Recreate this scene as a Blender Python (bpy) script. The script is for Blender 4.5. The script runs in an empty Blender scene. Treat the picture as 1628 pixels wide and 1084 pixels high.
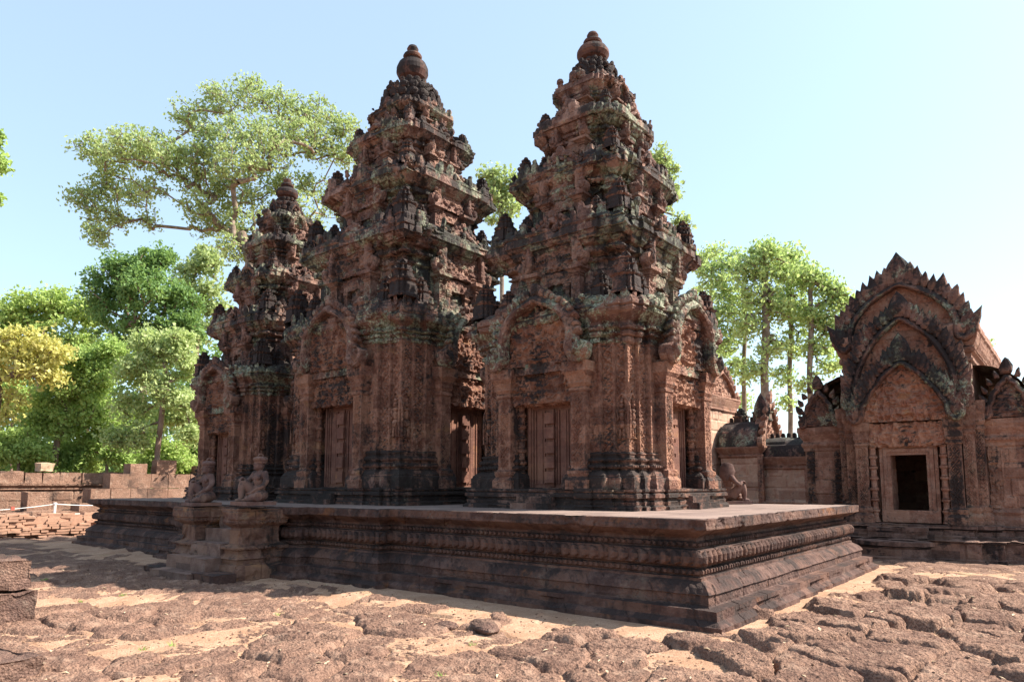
import bpy, math, random
import numpy as np
from mathutils import Vector, Matrix, Euler
rad = math.radians
S = bpy.context.scene
COL = S.collection

# ------------------------------------------------------------------ camera
cam = bpy.data.cameras.new("camera"); camo = bpy.data.objects.new("camera", cam); COL.objects.link(camo)
AZ, TH = rad(38.94), math.atan(120 / 1101.)
camo.location = (0, 0, 1.5)
camo.rotation_euler = (rad(90) + TH, 0, AZ - rad(90))
cam.sensor_width = 36; cam.lens = 36 * 1101 / 1628.; cam.shift_y = 107.5 / 1628.
cam.clip_start = 0.05; cam.clip_end = 2000
S.camera = camo
# ------------------------------------------------------------------ light
SUN = Vector((.70, -.74, 1.0)).normalized()
SUN_EL = math.asin(SUN.z); SUN_AZ = math.atan2(SUN.x, SUN.y)
W = bpy.data.worlds.new("World"); S.world = W; W.use_nodes = True
nt = W.node_tree; bg = nt.nodes["Background"]
sky = nt.nodes.new("ShaderNodeTexSky"); sky.sky_type = 'NISHITA'; sky.sun_disc = False
sky.sun_elevation = SUN_EL; sky.sun_rotation = SUN_AZ
sky.air_density = 1.0; sky.dust_density = 1.3; sky.ozone_density = 1.0; sky.altitude = 0
skm = nt.nodes.new('ShaderNodeMix'); skm.data_type = 'RGBA'; skm.blend_type = 'MULTIPLY'; skm.inputs[0].default_value = 1.; skm.inputs[7].default_value = (.98, 1.04, .97, 1)
nt.links.new(sky.outputs[0], skm.inputs[6]); hz = nt.nodes.new('ShaderNodeMix'); hz.data_type = 'RGBA'; hz.inputs[0].default_value = .5; hz.inputs[7].default_value = (2.15, 2.68, 3.25, 1)
nt.links.new(skm.outputs[2], hz.inputs[6]); nt.links.new(hz.outputs[2], bg.inputs[0]); bg.inputs[1].default_value = 0.115
sl = bpy.data.lights.new("sun", 'SUN'); sl.energy = 4.4; sl.angle = rad(0.5); sl.color = (1.0, .93, .82)
so = bpy.data.objects.new("sun", sl); COL.objects.link(so)
so.rotation_euler = (-SUN).to_track_quat('-Z', 'Y').to_euler(); so.location = (0, 0, 30)
S.view_settings.view_transform = 'Standard'; S.view_settings.look = 'None'
S.view_settings.exposure = 1.6; S.view_settings.gamma = 1
S.cycles.max_bounces = 6; S.cycles.transparent_max_bounces = 8

# ------------------------------------------------------------------ noise
_rs = np.random.RandomState(7)
TAB = _rs.rand(64, 64, 64).astype(np.float32)
TABf = TAB.reshape(-1)
def vn(p):
    f = np.floor(p); i = f.astype(np.int32); f = (p - f).astype(np.float32); f = f * f * (3 - 2 * f)
    i0 = i & 63; i1 = (i + 1) & 63
    x0 = i0[:, 0] << 12; x1 = i1[:, 0] << 12; y0 = i0[:, 1] << 6; y1 = i1[:, 1] << 6; z0 = i0[:, 2]; z1 = i1[:, 2]
    fx, fy, fz = f[:, 0], f[:, 1], f[:, 2]
    def L(a, b, t): return a + (b - a) * t
    a = L(L(TABf[x0 + y0 + z0], TABf[x1 + y0 + z0], fx), L(TABf[x0 + y1 + z0], TABf[x1 + y1 + z0], fx), fy)
    b = L(L(TABf[x0 + y0 + z1], TABf[x1 + y0 + z1], fx), L(TABf[x0 + y1 + z1], TABf[x1 + y1 + z1], fx), fy)
    return L(a, b, fz)
def fbm(p, s, o=3):
    r = 0; a = .5; t = 0
    for k in range(o):
        r = r + a * vn(p * s + 17.3 * k); t += a; a *= .5; s *= 2.03
    return r / t
def hsh(*a):
    h = np.zeros_like(a[0], dtype=np.int64)
    for k, x in enumerate(a): h = (h * 374761393 + x.astype(np.int64) * (668265263 + 2 * k * 1013)) & 0xffffffff
    h = ((h ^ (h >> 13)) * 1274126177) & 0xffffffff; h ^= h >> 16
    return (h & 0xffff) / 65535.
def carve(p, s=9.5):
    "curling leaf-like relief, about -.5..1"
    w = p + .05 * np.stack([vn(p * 6), vn(p * 6 + 31), vn(p * 6 + 57)], 1)
    a = 1 - np.abs(2 * vn(w * s) - 1) * 2.6
    b = 1 - np.abs(2 * vn(w * s * 1.9 + 11) - 1) * 2.6
    return np.clip(a, -.7, 1) * .7 + np.clip(b, -.7, 1) * .4
def rosette(a, z, h):
    "round flower medallions in a vertical chain, a measured across the band of half width h"
    zz = z / (2 * h); zz = (zz - np.floor(zz) - .5) * 2; x = a / h; r = np.hypot(x, zz); th = np.arctan2(zz, x)
    return np.where(r < 1, .55 * np.cos(r * 7.2) + .35 * np.cos(6 * th + 3 * r) * (r > .2), -.6)
def lozenge(a, z, h):
    zz = z / (2.6 * h); zz = np.abs(zz - np.floor(zz) - .5) * 2; q = np.abs(a) / h + zz; return np.cos(q * 9.4) * .6 - .1
def blocks(p, bx=.46, bz=.27):
    r = np.floor(p[:, 2] / bz + .13); off = hsh(r) * .9
    return hsh(r, np.floor(p[:, 0] / bx + off), np.floor(p[:, 1] / bx + off * 1.7)) - .5

# ------------------------------------------------------------------ mesh accumulator
class MB:
    def __init__(s): s.V = []; s.Q = []; s.A = []; s.R = []; s.n = 0
    def add(s, V, Q, amp=1.0, rel=None, M=None):
        V = np.asarray(V, float).reshape(-1, 3)
        if M is not None:
            M = np.array(M); V = V @ M[:3, :3].T + M[:3, 3]
        Q = np.asarray(Q, np.int64)
        if Q.shape[1] == 3: Q = np.concatenate([Q, Q[:, 2:3]], 1)
        s.V.append(V); s.Q.append(Q + s.n); s.n += len(V)
        s.A.append(np.full(len(V), amp) if np.isscalar(amp) else amp); s.R.append(np.zeros(len(V)) if rel is None else rel)
        return s
    def merge(s, o, M=None):
        V = np.concatenate(o.V)
        if M is not None:
            M = np.array(M); V = V @ M[:3, :3].T + M[:3, 3]
        Q = np.concatenate(o.Q)
        if M is not None and np.linalg.det(M[:3, :3]) < 0: Q = Q[:, ::-1]
        s.V.append(V); s.Q.append(Q + s.n); s.n += len(V); s.A.append(np.concatenate(o.A)); s.R.append(np.concatenate(o.R)); return s
    def data(s, name, mat, seed=0, cv=.010, er=.012, bl=.008, sc=9.5, smooth=False, chip=0., jt=0., jb=(.46, .27), sym=False):
        V = np.concatenate(s.V); Q = np.concatenate(s.Q); A = np.concatenate(s.A); R = np.concatenate(s.R)
        # weld
        k = np.round(V * 2000).astype(np.int64); key = (k[:, 0] * 2000003 + k[:, 1]) * 2000003 + k[:, 2]
        _, idx, inv = np.unique(key, return_index=True, return_inverse=True); inv = inv.reshape(-1)
        V = V[idx]; A = A[idx]; R = R[idx]; Q = inv[Q]
        tri = (Q[:, 2] == Q[:, 3]) | (Q[:, 0] == Q[:, 3]) | (Q[:, 1] == Q[:, 2]) | (Q[:, 0] == Q[:, 1])
        if cv or er or bl or np.any(R):
            n = np.cross(V[Q[:, 2]] - V[Q[:, 0]], V[Q[:, 3]] - V[Q[:, 1]])
            d = np.where((Q[:, 2] == Q[:, 3])[:, None], np.cross(V[Q[:, 1]] - V[Q[:, 0]], V[Q[:, 2]] - V[Q[:, 0]]), n)
            N = np.zeros_like(V)
            for j in range(4): np.add.at(N, Q[:, j], d)
            N /= np.maximum(np.linalg.norm(N, axis=1), 1e-9)[:, None]
            P = V + seed * 13.7
            D = R.copy()
            Pc = P
            if sym: Pc = P.copy(); Pc[:, 0] = np.abs(V[:, 0]) + seed * 13.7
            if cv: D += cv * A * carve(Pc, sc)
            if er: D += er * 2 * (fbm(P, 2.2, 3) - .55) * np.minimum(A + .3, 1)
            if bl: D += bl * 2 * blocks(P, *jb) * np.minimum(A + .2, 1)
            if jt:
                rr = np.floor(P[:, 2] / jb[1] + .13); q = P[:, 2] / jb[1] + .13 - rr; q = np.minimum(q, 1 - q) * jb[1]
                xx = np.where(np.abs(N[:, 1]) > np.abs(N[:, 0]), P[:, 0], P[:, 1]) / jb[0] + hsh(rr) * .9; xx = xx - np.floor(xx); q2 = np.minimum(xx, 1 - xx) * jb[0]
                D -= jt * ((np.minimum(q, q2) < .014) & (np.abs(N[:, 2]) < .7))
            if chip:
                c = fbm(P, 3.1, 3); D -= chip * np.clip((c - .60) * 6, 0, 1)
            V = V + N * D[:, None]
        q3 = Q[tri]; q4 = Q[~tri]
        t3 = []
        if len(q3):
            # drop the doubled vertex
            out = np.where((q3[:, 2] == q3[:, 3])[:, None], q3[:, [0, 1, 2]], np.where((q3[:, 0] == q3[:, 3])[:, None], q3[:, [0, 1, 2]], np.where((q3[:, 1] == q3[:, 2])[:, None], q3[:, [0, 1, 3]], q3[:, [1, 2, 3]])))
            ok = (out[:, 0] != out[:, 1]) & (out[:, 1] != out[:, 2]) & (out[:, 0] != out[:, 2]); q3 = out[ok]
        else: q3 = np.zeros((0, 3), np.int64)
        return rawmesh(name, V, q4, q3, mat, smooth)
    def build(s, name, mat, parent=None, **kw):
        return link(name, s.data(name, mat, **kw), parent)
def rawmesh(name, V, q4, q3, mat, smooth=False):
    me = bpy.data.meshes.new(name)
    me.vertices.add(len(V)); me.vertices.foreach_set("co", np.asarray(V, np.float32).ravel())
    nl = len(q4) * 4 + len(q3) * 3
    me.loops.add(nl); me.polygons.add(len(q4) + len(q3))
    me.loops.foreach_set("vertex_index", np.concatenate([np.asarray(q4).ravel(), np.asarray(q3).ravel()]).astype(np.int32))
    ls = np.concatenate([np.arange(len(q4)) * 4, len(q4) * 4 + np.arange(len(q3)) * 3]).astype(np.int32)
    me.polygons.foreach_set("loop_start", ls)
    me.polygons.foreach_set("use_smooth", np.full(len(q4) + len(q3), smooth))
    me.update(calc_edges=True)
    if mat is not None: me.materials.append(mat)
    return me
def link(name, me, parent=None):
    o = bpy.data.objects.new(name, me); COL.objects.link(o)
    if parent is not None: o.parent = parent
    return o
def thing(name, label, cat, loc=(0, 0, 0), rz=0, group=None):
    o = bpy.data.objects.new(name, None); COL.objects.link(o); o.location = loc; o.rotation_euler = (0, 0, rz); o.empty_display_size = .2
    return tag(o, label, cat, group)
def tag(o, label=None, cat=None, group=None, kind=None):
    if label: o["label"] = label
    if cat: o["category"] = cat
    if group: o["group"] = group
    if kind: o["kind"] = kind
    return o
def T(x=0, y=0, z=0, rz=0, s=1, sc=None, rx=0, ry=0):
    m = Matrix.Translation((x, y, z)) @ Euler((rx, ry, rz)).to_matrix().to_4x4()
    if sc is not None: m = m @ Matrix.Diagonal((*sc, 1))
    elif s != 1: m = m @ Matrix.Diagonal((s, s, s, 1))
    return m
# ------------------------------------------------------------------ shapes
def grid_faces(n, m, closed=False):
    i = np.arange(n if closed else n - 1)[:, None]; j = np.arange(m - 1)[None, :]
    a = i * m + j; b = ((i + 1) % n) * m + j
    return np.stack([a, b, b + 1, a + 1], -1).reshape(-1, 4)
def plan(w, steps=()):
    "square of half width w; steps = (half width along the side, extra projection) from the corner inwards"
    pts = [(-w, -w)]; d = 0
    for t, e in steps: pts += [(-t, -(w + d)), (-t, -(w + e))]; d = e
    L = list(pts)
    side = L + [(-x, y) for x, y in reversed(L)][:-1]
    out = []
    for k in range(4):
        c, s = [(1, 0), (0, 1), (-1, 0), (0, -1)][k]
        out += [(x * c - y * s, x * s + y * c) for x, y in side]
    return out
def polydirs(poly):
    P = np.array(poly, float); E = np.roll(P, -1, 0) - P; E /= np.linalg.norm(E, axis=1)[:, None]
    N = np.stack([E[:, 1], -E[:, 0]], 1)              # outward for CCW
    Np = np.roll(N, 1, 0); b = N + Np
    return P, b / np.maximum((1 + (N * Np).sum(1)), .2)[:, None], N
def refine(prof, res):
    out = [prof[0]]
    for a, b in zip(prof[:-1], prof[1:]):
        L = math.hypot(b[0] - a[0], b[1] - a[1]); k = max(1, int(math.ceil(L / res)))
        for t in range(1, k + 1): out.append((a[0] + (b[0] - a[0]) * t / k, a[1] + (b[1] - a[1]) * t / k))
    return np.array(out)
def sweep(mb, poly, prof, res=.025, amp=1., rel=None, M=None, shear=None):
    P, D, _ = polydirs(poly); pr = refine(prof, res)
    nP = len(P); cols = []; arc = []; acc = 0
    for i in range(nP):
        j = (i + 1) % nP; L = np.linalg.norm(P[j] - P[i]); k = max(1, int(math.ceil(L / res)))
        t = (np.arange(k) / k)[:, None]
        cols.append(np.concatenate([P[i] + (P[j] - P[i]) * t, D[i] + (D[j] - D[i]) * t], 1)); arc.append(acc + L * t[:, 0]); acc += L
    C = np.concatenate(cols); arc = np.concatenate(arc)
    n, m = len(C), len(pr)
    V = np.zeros((n, m, 3)); V[:, :, 0] = C[:, None, 0] + C[:, None, 2] * pr[None, :, 0]; V[:, :, 1] = C[:, None, 1] + C[:, None, 3] * pr[None, :, 0]
    V[:, :, 2] = pr[None, :, 1]
    r = None
    if rel is not None: r = rel(np.repeat(arc[:, None], m, 1).ravel(), V.reshape(-1, 3))
    a = amp(V.reshape(-1, 3)) if callable(amp) else amp
    mb.add(V.reshape(-1, 3), grid_faces(n, m, True), a, r, M)
def _ell(nu, nv):
    u = np.linspace(0, 2 * np.pi, nu, endpoint=False); v = np.linspace(-np.pi / 2, np.pi / 2, nv)
    V = np.stack([np.cos(u)[:, None] * np.cos(v)[None], np.sin(u)[:, None] * np.cos(v)[None], np.repeat(np.sin(v)[None], nu, 0)], -1)
    return V.reshape(-1, 3), grid_faces(nu, nv, True)
ELL = {k: _ell(*k) for k in ((6, 4), (8, 5), (12, 8), (16, 11), (20, 13))}
def many(mb, V0, Q0, mats, amp=.2):
    mats = np.array([np.array(m) for m in mats])
    V = np.einsum('nij,vj->nvi', mats[:, :3, :3], V0) + mats[:, None, :3, 3]
    Q = Q0[None] + (np.arange(len(mats)) * len(V0))[:, None, None]
    mb.add(V.reshape(-1, 3), Q.reshape(-1, Q0.shape[1]), amp)
def beads(mb, poly, o, z, sp, rt, rn, rzz, det=(6, 4), amp=.1, jit=.12, miss=.03, leaf=False, rnd=random.Random(3)):
    P, D, N = polydirs(poly); ms = []; nP = len(P)
    for i in range(nP):
        a = P[i] + D[i] * o; b = P[(i + 1) % nP] + D[(i + 1) % nP] * o; L = np.linalg.norm(b - a)
        if L < sp * .8: continue
        k = max(1, int(round(L / sp))); ang = math.atan2(N[i][1], N[i][0]) + math.pi / 2
        for t in range(k):
            if rnd.random() < miss: continue
            p = a + (b - a) * (t + .5) / k; q = 1 + rnd.uniform(-jit, jit)
            ms.append(T(p[0], p[1], z, ang, sc=(rt * q, rn * q, rzz * q)))
    if ms: V0, Q0 = (BUD if leaf else ELL[det]); many(mb, V0, Q0, ms, amp)
def leafshape(n=5, m=7):
    "pointed upright leaf, unit: x -1..1, y -1..1 (thin), z 0..1"
    u = np.linspace(0, 2 * np.pi, 8, endpoint=False); zz = np.linspace(0, 1, m)
    r = np.array([.75, 1, 1.02, .9, .66, .36, .0])[:m]
    V = np.stack([np.cos(u)[:, None] * r[None], np.sin(u)[:, None] * (r * .9 + .03)[None], np.repeat(zz[None], 8, 0)], -1)
    V[:, :, 1] -= (zz ** 2 * .7)[None]
    return V.reshape(-1, 3), grid_faces(8, m, True)
LEAF = leafshape()
def budshape():
    V, Q = leafshape(); V = V.reshape(8, 7, 3).copy(); r = np.array([.8, .95, 1.0, 1.0, .88, .62, .0]) / np.array([.75, 1, 1.02, .9, .66, .36, 1.]); V[:, :, 0] *= r; V[:, :, 2] = np.array([0, .2, .4, .6, .8, .94, 1.])[None]
    return V.reshape(-1, 3), Q
BUD = budshape()
def box(mb, x0, x1, y0, y1, z0, z1, res=.03, amp=1., M=None, taper=0.):
    def lin(a, b): k = max(1, int(math.ceil(abs(b - a) / res))); return np.linspace(a, b, k + 1)
    X, Y, Z = lin(x0, x1), lin(y0, y1), lin(z0, z1)
    def g(A, B, f, flip):
        a, b = np.meshgrid(A, B, indexing='ij'); V = f(a.ravel(), b.ravel()); Q = grid_faces(len(A), len(B))
        if flip: Q = Q[:, ::-1]
        V = np.stack(V, 1)
        if taper:
            c = 1 - taper * (V[:, 2] - z0) / (z1 - z0); cx, cy = (x0 + x1) / 2, (y0 + y1) / 2
            V[:, 0] = cx + (V[:, 0] - cx) * c; V[:, 1] = cy + (V[:, 1] - cy) * c
        mb.add(V, Q, amp, None, M)
    o = np.ones
    g(X, Y, lambda a, b: (a, b, a * 0 + z1), False); g(X, Y, lambda a, b: (a, b, a * 0 + z0), True)
    g(X, Z, lambda a, b: (a, a * 0 + y0, b), False); g(X, Z, lambda a, b: (a, a * 0 + y1, b), True)
    g(Y, Z, lambda a, b: (a * 0 + x1, a, b), False); g(Y, Z, lambda a, b: (a * 0 + x0, a, b), True)
def lathe(mb, prof, n=24, res=.03, amp=.3, M=None, lob=0, lobn=16):
    pr = refine(prof, res); u = np.linspace(0, 2 * np.pi, n, endpoint=False)
    R = pr[:, 0][None] * (1 + lob * np.abs(np.sin(u * lobn / 2))[:, None])
    V = np.stack([np.cos(u)[:, None] * R, np.sin(u)[:, None] * R, np.repeat(pr[:, 1][None], n, 0)], -1)
    mb.add(V.reshape(-1, 3), grid_faces(n, len(pr), True), amp, None, M)
def tube(mb, pts, r, n=8, amp=.2, M=None, flat=1.):
    "tube through 3-D points with radii r; closed ends"
    P = np.array(pts, float); k = len(P); r = np.full(k, r) if np.isscalar(r) else np.array(r, float)
    Tn = np.gradient(P, axis=0); Tn /= np.maximum(np.linalg.norm(Tn, axis=1), 1e-9)[:, None]
    up = np.array([0, 0, 1.]) if abs(Tn[0][2]) < .9 else np.array([0, 1., 0])
    A = np.cross(Tn, up); bad = np.linalg.norm(A, axis=1) < .05
    A[bad] = np.cross(Tn[bad], [1, 0, 0]); A /= np.linalg.norm(A, axis=1)[:, None]; B = np.cross(Tn, A)
    u = np.linspace(0, 2 * np.pi, n, endpoint=False)
    V = P[None] + r[None, :, None] * (np.cos(u)[:, None, None] * A[None] + flat * np.sin(u)[:, None, None] * B[None])
    V = np.concatenate([np.repeat(P[None, :1], n, 0), V, np.repeat(P[None, -1:], n, 0)], 1)
    mb.add(V.reshape(-1, 3), grid_faces(n, k + 2, True)[:, ::-1], amp, None, M)
def ell(mb, c, r, det=(12, 8), amp=.2, rot=(0, 0, 0), M=None):
    V0, Q0 = ELL[det]; m = T(*c, sc=r) if rot == (0, 0, 0) else Matrix.Translation(c) @ Euler(rot).to_matrix().to_4x4() @ Matrix.Diagonal((*r, 1))
    if M is not None: m = Matrix(M) @ m
    mb.add(V0, Q0, amp, None, m)
def spline(pts, k=8):
    P = np.array(pts, float); P = np.concatenate([[2 * P[0] - P[1]], P, [2 * P[-1] - P[-2]]]); out = []
    for i in range(1, len(P) - 2):
        for t in np.arange(k) / k:
            a, b, c, d = P[i - 1], P[i], P[i + 1], P[i + 2]
            out.append(.5 * (2 * b + (c - a) * t + (2 * a - 5 * b + 4 * c - d) * t * t + (3 * b - 3 * c + d - a) * t ** 3))
    out.append(P[-2]); return np.array(out)

# ------------------------------------------------------------------ materials
class NT:
    def __init__(s, name):
        s.m = bpy.data.materials.new(name); s.m.use_nodes = True; s.t = s.m.node_tree; s.t.nodes.clear()
        s.out = s.n('OutputMaterial'); s.geo = s.n('NewGeometry'); s.pos = s.geo.outputs['Position']
    def n(s, t, **k):
        x = s.t.nodes.new('ShaderNode' + t)
        for a, b in k.items(): setattr(x, a, b)
        return x
    def l(s, a, b): s.t.links.new(a, b)
    def val(s, sock, v):
        if isinstance(v, (int, float, tuple)): sock.default_value = v
        else: s.l(v, sock)
    def math(s, op, a, b=0., c=None, clamp=False):
        x = s.n('Math', operation=op, use_clamp=clamp); s.val(x.inputs[0], a); s.val(x.inputs[1], b)
        if c is not None: s.val(x.inputs[2], c)
        return x.outputs[0]
    def noise(s, scale, det=3, rough=.55, vec=None, dist=0.):
        x = s.n('TexNoise'); s.l(vec or s.pos, x.inputs['Vector']); x.inputs['Scale'].default_value = scale; x.inputs['Detail'].default_value = det; x.inputs['Roughness'].default_value = rough; x.inputs['Distortion'].default_value = dist
        return x.outputs['Fac']
    def vor(s, scale, vec=None, feature='F1', rnd=1.):
        x = s.n('TexVoronoi', feature=feature); s.l(vec or s.pos, x.inputs['Vector']); x.inputs['Scale'].default_value = scale; x.inputs['Randomness'].default_value = rnd
        return x.outputs['Distance']
    def scaled(s, v):
        x = s.n('VectorMath', operation='MULTIPLY'); s.l(s.pos, x.inputs[0]); x.inputs[1].default_value = v; return x.outputs[0]
    def ramp(s, f, a, b):
        x = s.n('MapRange', interpolation_type='SMOOTHSTEP'); s.val(x.inputs['Value'], f); x.inputs['From Min'].default_value = a; x.inputs['From Max'].default_value = b; return x.outputs[0]
    def mix(s, f, a, b):
        x = s.n('Mix', data_type='RGBA'); s.val(x.inputs[0], f)
        for i, v in ((6, a), (7, b)):
            if isinstance(v, tuple): x.inputs[i].default_value = (*v, 1) if len(v) == 3 else v
            else: s.l(v, x.inputs[i])
        return x.outputs[2]
    def bump(s, h, strength, dist, prev=None):
        x = s.n('Bump'); s.l(h, x.inputs['Height']); x.inputs['Strength'].default_value = strength; x.inputs['Distance'].default_value = dist
        if prev is not None: s.l(prev, x.inputs['Normal'])
        return x.outputs[0]
    def surf(s, col, nrm=None, rough=.9, spec=.25):
        p = s.n('BsdfPrincipled'); s.val(p.inputs['Base Color'], col if not isinstance(col, tuple) else (*col, 1)); s.val(p.inputs['Roughness'], rough)
        p.inputs['Specular IOR Level'].default_value = spec
        if nrm is not None: s.l(nrm, p.inputs['Normal'])
        s.l(p.outputs[0], s.out.inputs[0]); return p
def sandstone(name, mott=.35, red=(.128, .060, .044), pink=(.215, .122, .096), ochre=(.34, .17, .08), black=.5, green=.2, ochr=.12, carved=1., top=.25, blk=(.022, .018, .018)):
    t = NT(name)
    n1 = t.noise(1.3, 4); n2 = t.noise(5.5, 4, .6); n3 = t.noise(38, 3, .6); n4 = t.noise(.85, 4, .65); n6 = t.noise(15, 4, .65)
    up = t.n('SeparateXYZ'); t.l(t.geo.outputs['True Normal'], up.inputs[0]); nz = up.outputs[2]
    c = t.mix(t.ramp(n2, .38, .62), red, pink)
    c = t.mix(t.math('MULTIPLY', t.ramp(t.noise(2.1, 3, .5, t.scaled((1, 1, 1.6))), .62, .72), ochr * 5, clamp=True), c, ochre)
    c = t.mix(t.math('MULTIPLY', t.ramp(n6, .48, .62), mott), c, t.mix(.25, blk, red))
    c = t.mix(t.math('MULTIPLY', t.ramp(n3, .45, .70), .35), c, pink)
    sn = t.n('VectorMath', operation='SNAP'); jv = t.n('VectorMath', operation='ADD'); t.l(t.pos, jv.inputs[0]); jv.inputs[1].default_value = (.11, .07, .05)
    t.l(jv.outputs[0], sn.inputs[0]); sn.inputs[1].default_value = (.47, .47, .27); wn = t.n('TexWhiteNoise'); t.l(sn.outputs[0], wn.inputs['Vector'])
    c = t.mix(t.math('MULTIPLY', t.ramp(wn.outputs['Value'], .55, .95), .55), c, t.mix(.22, pink, ochre)); c = t.mix(t.math('MULTIPLY', t.ramp(wn.outputs['Value'], .35, .05), .5), c, t.mix(.55, blk, red))
    # pale green lichen, blotchy and speckled
    g = t.math('ADD', t.math('ADD', t.math('MULTIPLY', n1, .7), t.math('MULTIPLY', n2, .3)), t.math('MULTIPLY', t.math('SUBTRACT', n3, .5), .25))
    gm = t.math('MULTIPLY', t.ramp(g, .60 - green * .22, .66 - green * .22), t.ramp(n6, .62, .50))
    gc = t.mix(t.ramp(t.noise(22, 3), .4, .6), (.13, .145, .095), (.30, .31, .225))
    c = t.mix(t.math('MULTIPLY', gm, min(1., green * 3.)), c, gc)
    # black crust: big blotches, streaks running down, favouring upward faces; a negative top spares them
    st = t.noise(1.0, 4, .6, t.scaled((3.0, 3.0, .55)))
    b = t.math('ADD', t.math('ADD', t.math('MULTIPLY', n4, .5), t.math('MULTIPLY', st, .5)), t.math('MULTIPLY', nz, top * .35))
    b = t.math('ADD', b, t.math('MULTIPLY', t.math('SUBTRACT', n2, .5), .28))
    b = t.math('ADD', b, t.math('MULTIPLY', t.math('SUBTRACT', n6, .5), .22))
    bm = t.ramp(b, .68 - black * .4, .80 - black * .4)
    c = t.mix(t.math('MULTIPLY', bm, .92), c, blk)
    # block joints
    v = t.vor(26); rg = t.noise(17, 3, .5, None, .8)
    h = t.math('ADD', t.math('MULTIPLY', t.math('ABSOLUTE', t.math('SUBTRACT', rg, .5)), -3.), t.math('MULTIPLY', v, -.8))
    nb = t.bump(h, .9 * carved, .024)
    nb = t.bump(t.noise(90, 4, .65), .5, .006, nb)
    t.surf(c, nb, .88, .2)
    return t.m
M_BODY = sandstone('sandstone_red_carved', red=(.155, .064, .042), pink=(.31, .158, .108), black=.47, green=.06, ochr=.16)
M_CORN = sandstone('sandstone_lichen_cornice', mott=.55, black=.55, green=.62, ochr=.03, carved=.5)
M_TIER = sandstone('sandstone_weathered_tiers', mott=.5, red=(.125, .060, .046), pink=(.32, .20, .16), black=.65, green=.56, ochr=.06, carved=.45)
M_TOP = sandstone('sandstone_black_crown', black=.86, green=.12, ochr=.0, top=.5, carved=.5)
M_DOOR = sandstone('sandstone_door', red=(.14, .060, .043), pink=(.19, .092, .066), black=.20, green=.0, ochr=.10, carved=.2)
M_VASE = sandstone('sandstone_finial', red=(.10, .046, .037), pink=(.13, .066, .053), black=.62, green=.0, ochr=.0, carved=.15)
M_BASE = sandstone('sandstone_dark_base', black=.70, green=.12, ochr=.04, blk=(.020, .016, .015), carved=.5)
M_PLAT = sandstone('sandstone_terrace', mott=.15, red=(.062, .032, .026), pink=(.125, .072, .058), black=.44, green=.03, ochr=.12, carved=.45, blk=(.032, .021, .019), ochre=(.22, .085, .03))
M_FLANK = sandstone('sandstone_stair_flank', mott=.15, red=(.115, .058, .043), pink=(.19, .105, .075), black=.42, green=.08, ochr=.12, carved=.4, blk=(.032, .023, .02), ochre=(.36, .18, .075))
M_STEP = sandstone('sandstone_stair', mott=.15, red=(.13, .075, .058), pink=(.20, .125, .10), black=.30, green=.04, ochr=.0, carved=.4, top=-.4, blk=(.032, .023, .02))
M_LIB = sandstone('sandstone_library', mott=.25, red=(.25, .118, .08), pink=(.35, .20, .145), black=.32, green=.05, ochr=.10, carved=.6)
M_TYMP = sandstone('sandstone_tympanum', mott=.3, red=(.30, .13, .085), pink=(.40, .21, .14), black=.36, green=.08, ochr=.15, carved=.7)
M_LIBP = sandstone('sandstone_library_pilasters', mott=.4, red=(.20, .095, .065), pink=(.33, .185, .13), black=.46, green=.08, ochr=.08, carved=.8)
M_LIBB = sandstone('sandstone_library_base', mott=.3, red=(.10, .055, .042), pink=(.20, .12, .095), black=.46, green=.05, ochr=.03, carved=.4, top=-.9)  # negative top pales the treads: sunlight on them is put into the colour
M_LIBT = sandstone('sandstone_library_gables', mott=.5, black=.60, green=.34, ochr=.03, carved=.6)
M_STAT = sandstone('sandstone_statue', red=(.115, .062, .052), pink=(.165, .098, .082), black=.28, green=.03, ochr=.0, carved=.1, blk=(.038, .027, .026))
def paving():
    t = NT('terrace_paving')
    n = t.noise(1.2, 4); n3 = t.noise(30, 4, .6)
    c = t.mix(t.ramp(n, .35, .65), (.17, .118, .10), (.25, .175, .145)); c = t.mix(t.math('MULTIPLY', t.ramp(n3, .4, .7), .5), c, (.17, .11, .09))
    c = t.mix(t.ramp(t.noise(.6, 3), .6, .7), c, (.12, .085, .07))
    br = t.n('TexBrick'); t.l(t.pos, br.inputs['Vector']); br.inputs['Scale'].default_value = 1.; br.inputs['Brick Width'].default_value = .72; br.inputs['Row Height'].default_value = .44; br.inputs['Mortar Size'].default_value = .008
    c = t.mix(t.math('MULTIPLY', br.outputs['Fac'], .85), c, (.05, .035, .03))
    nb = t.bump(t.math('SUBTRACT', t.noise(14, 5, .65), br.outputs['Fac']), .5, .012); t.surf(c, nb, .9); return t.m
M_PAVE = paving()
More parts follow.
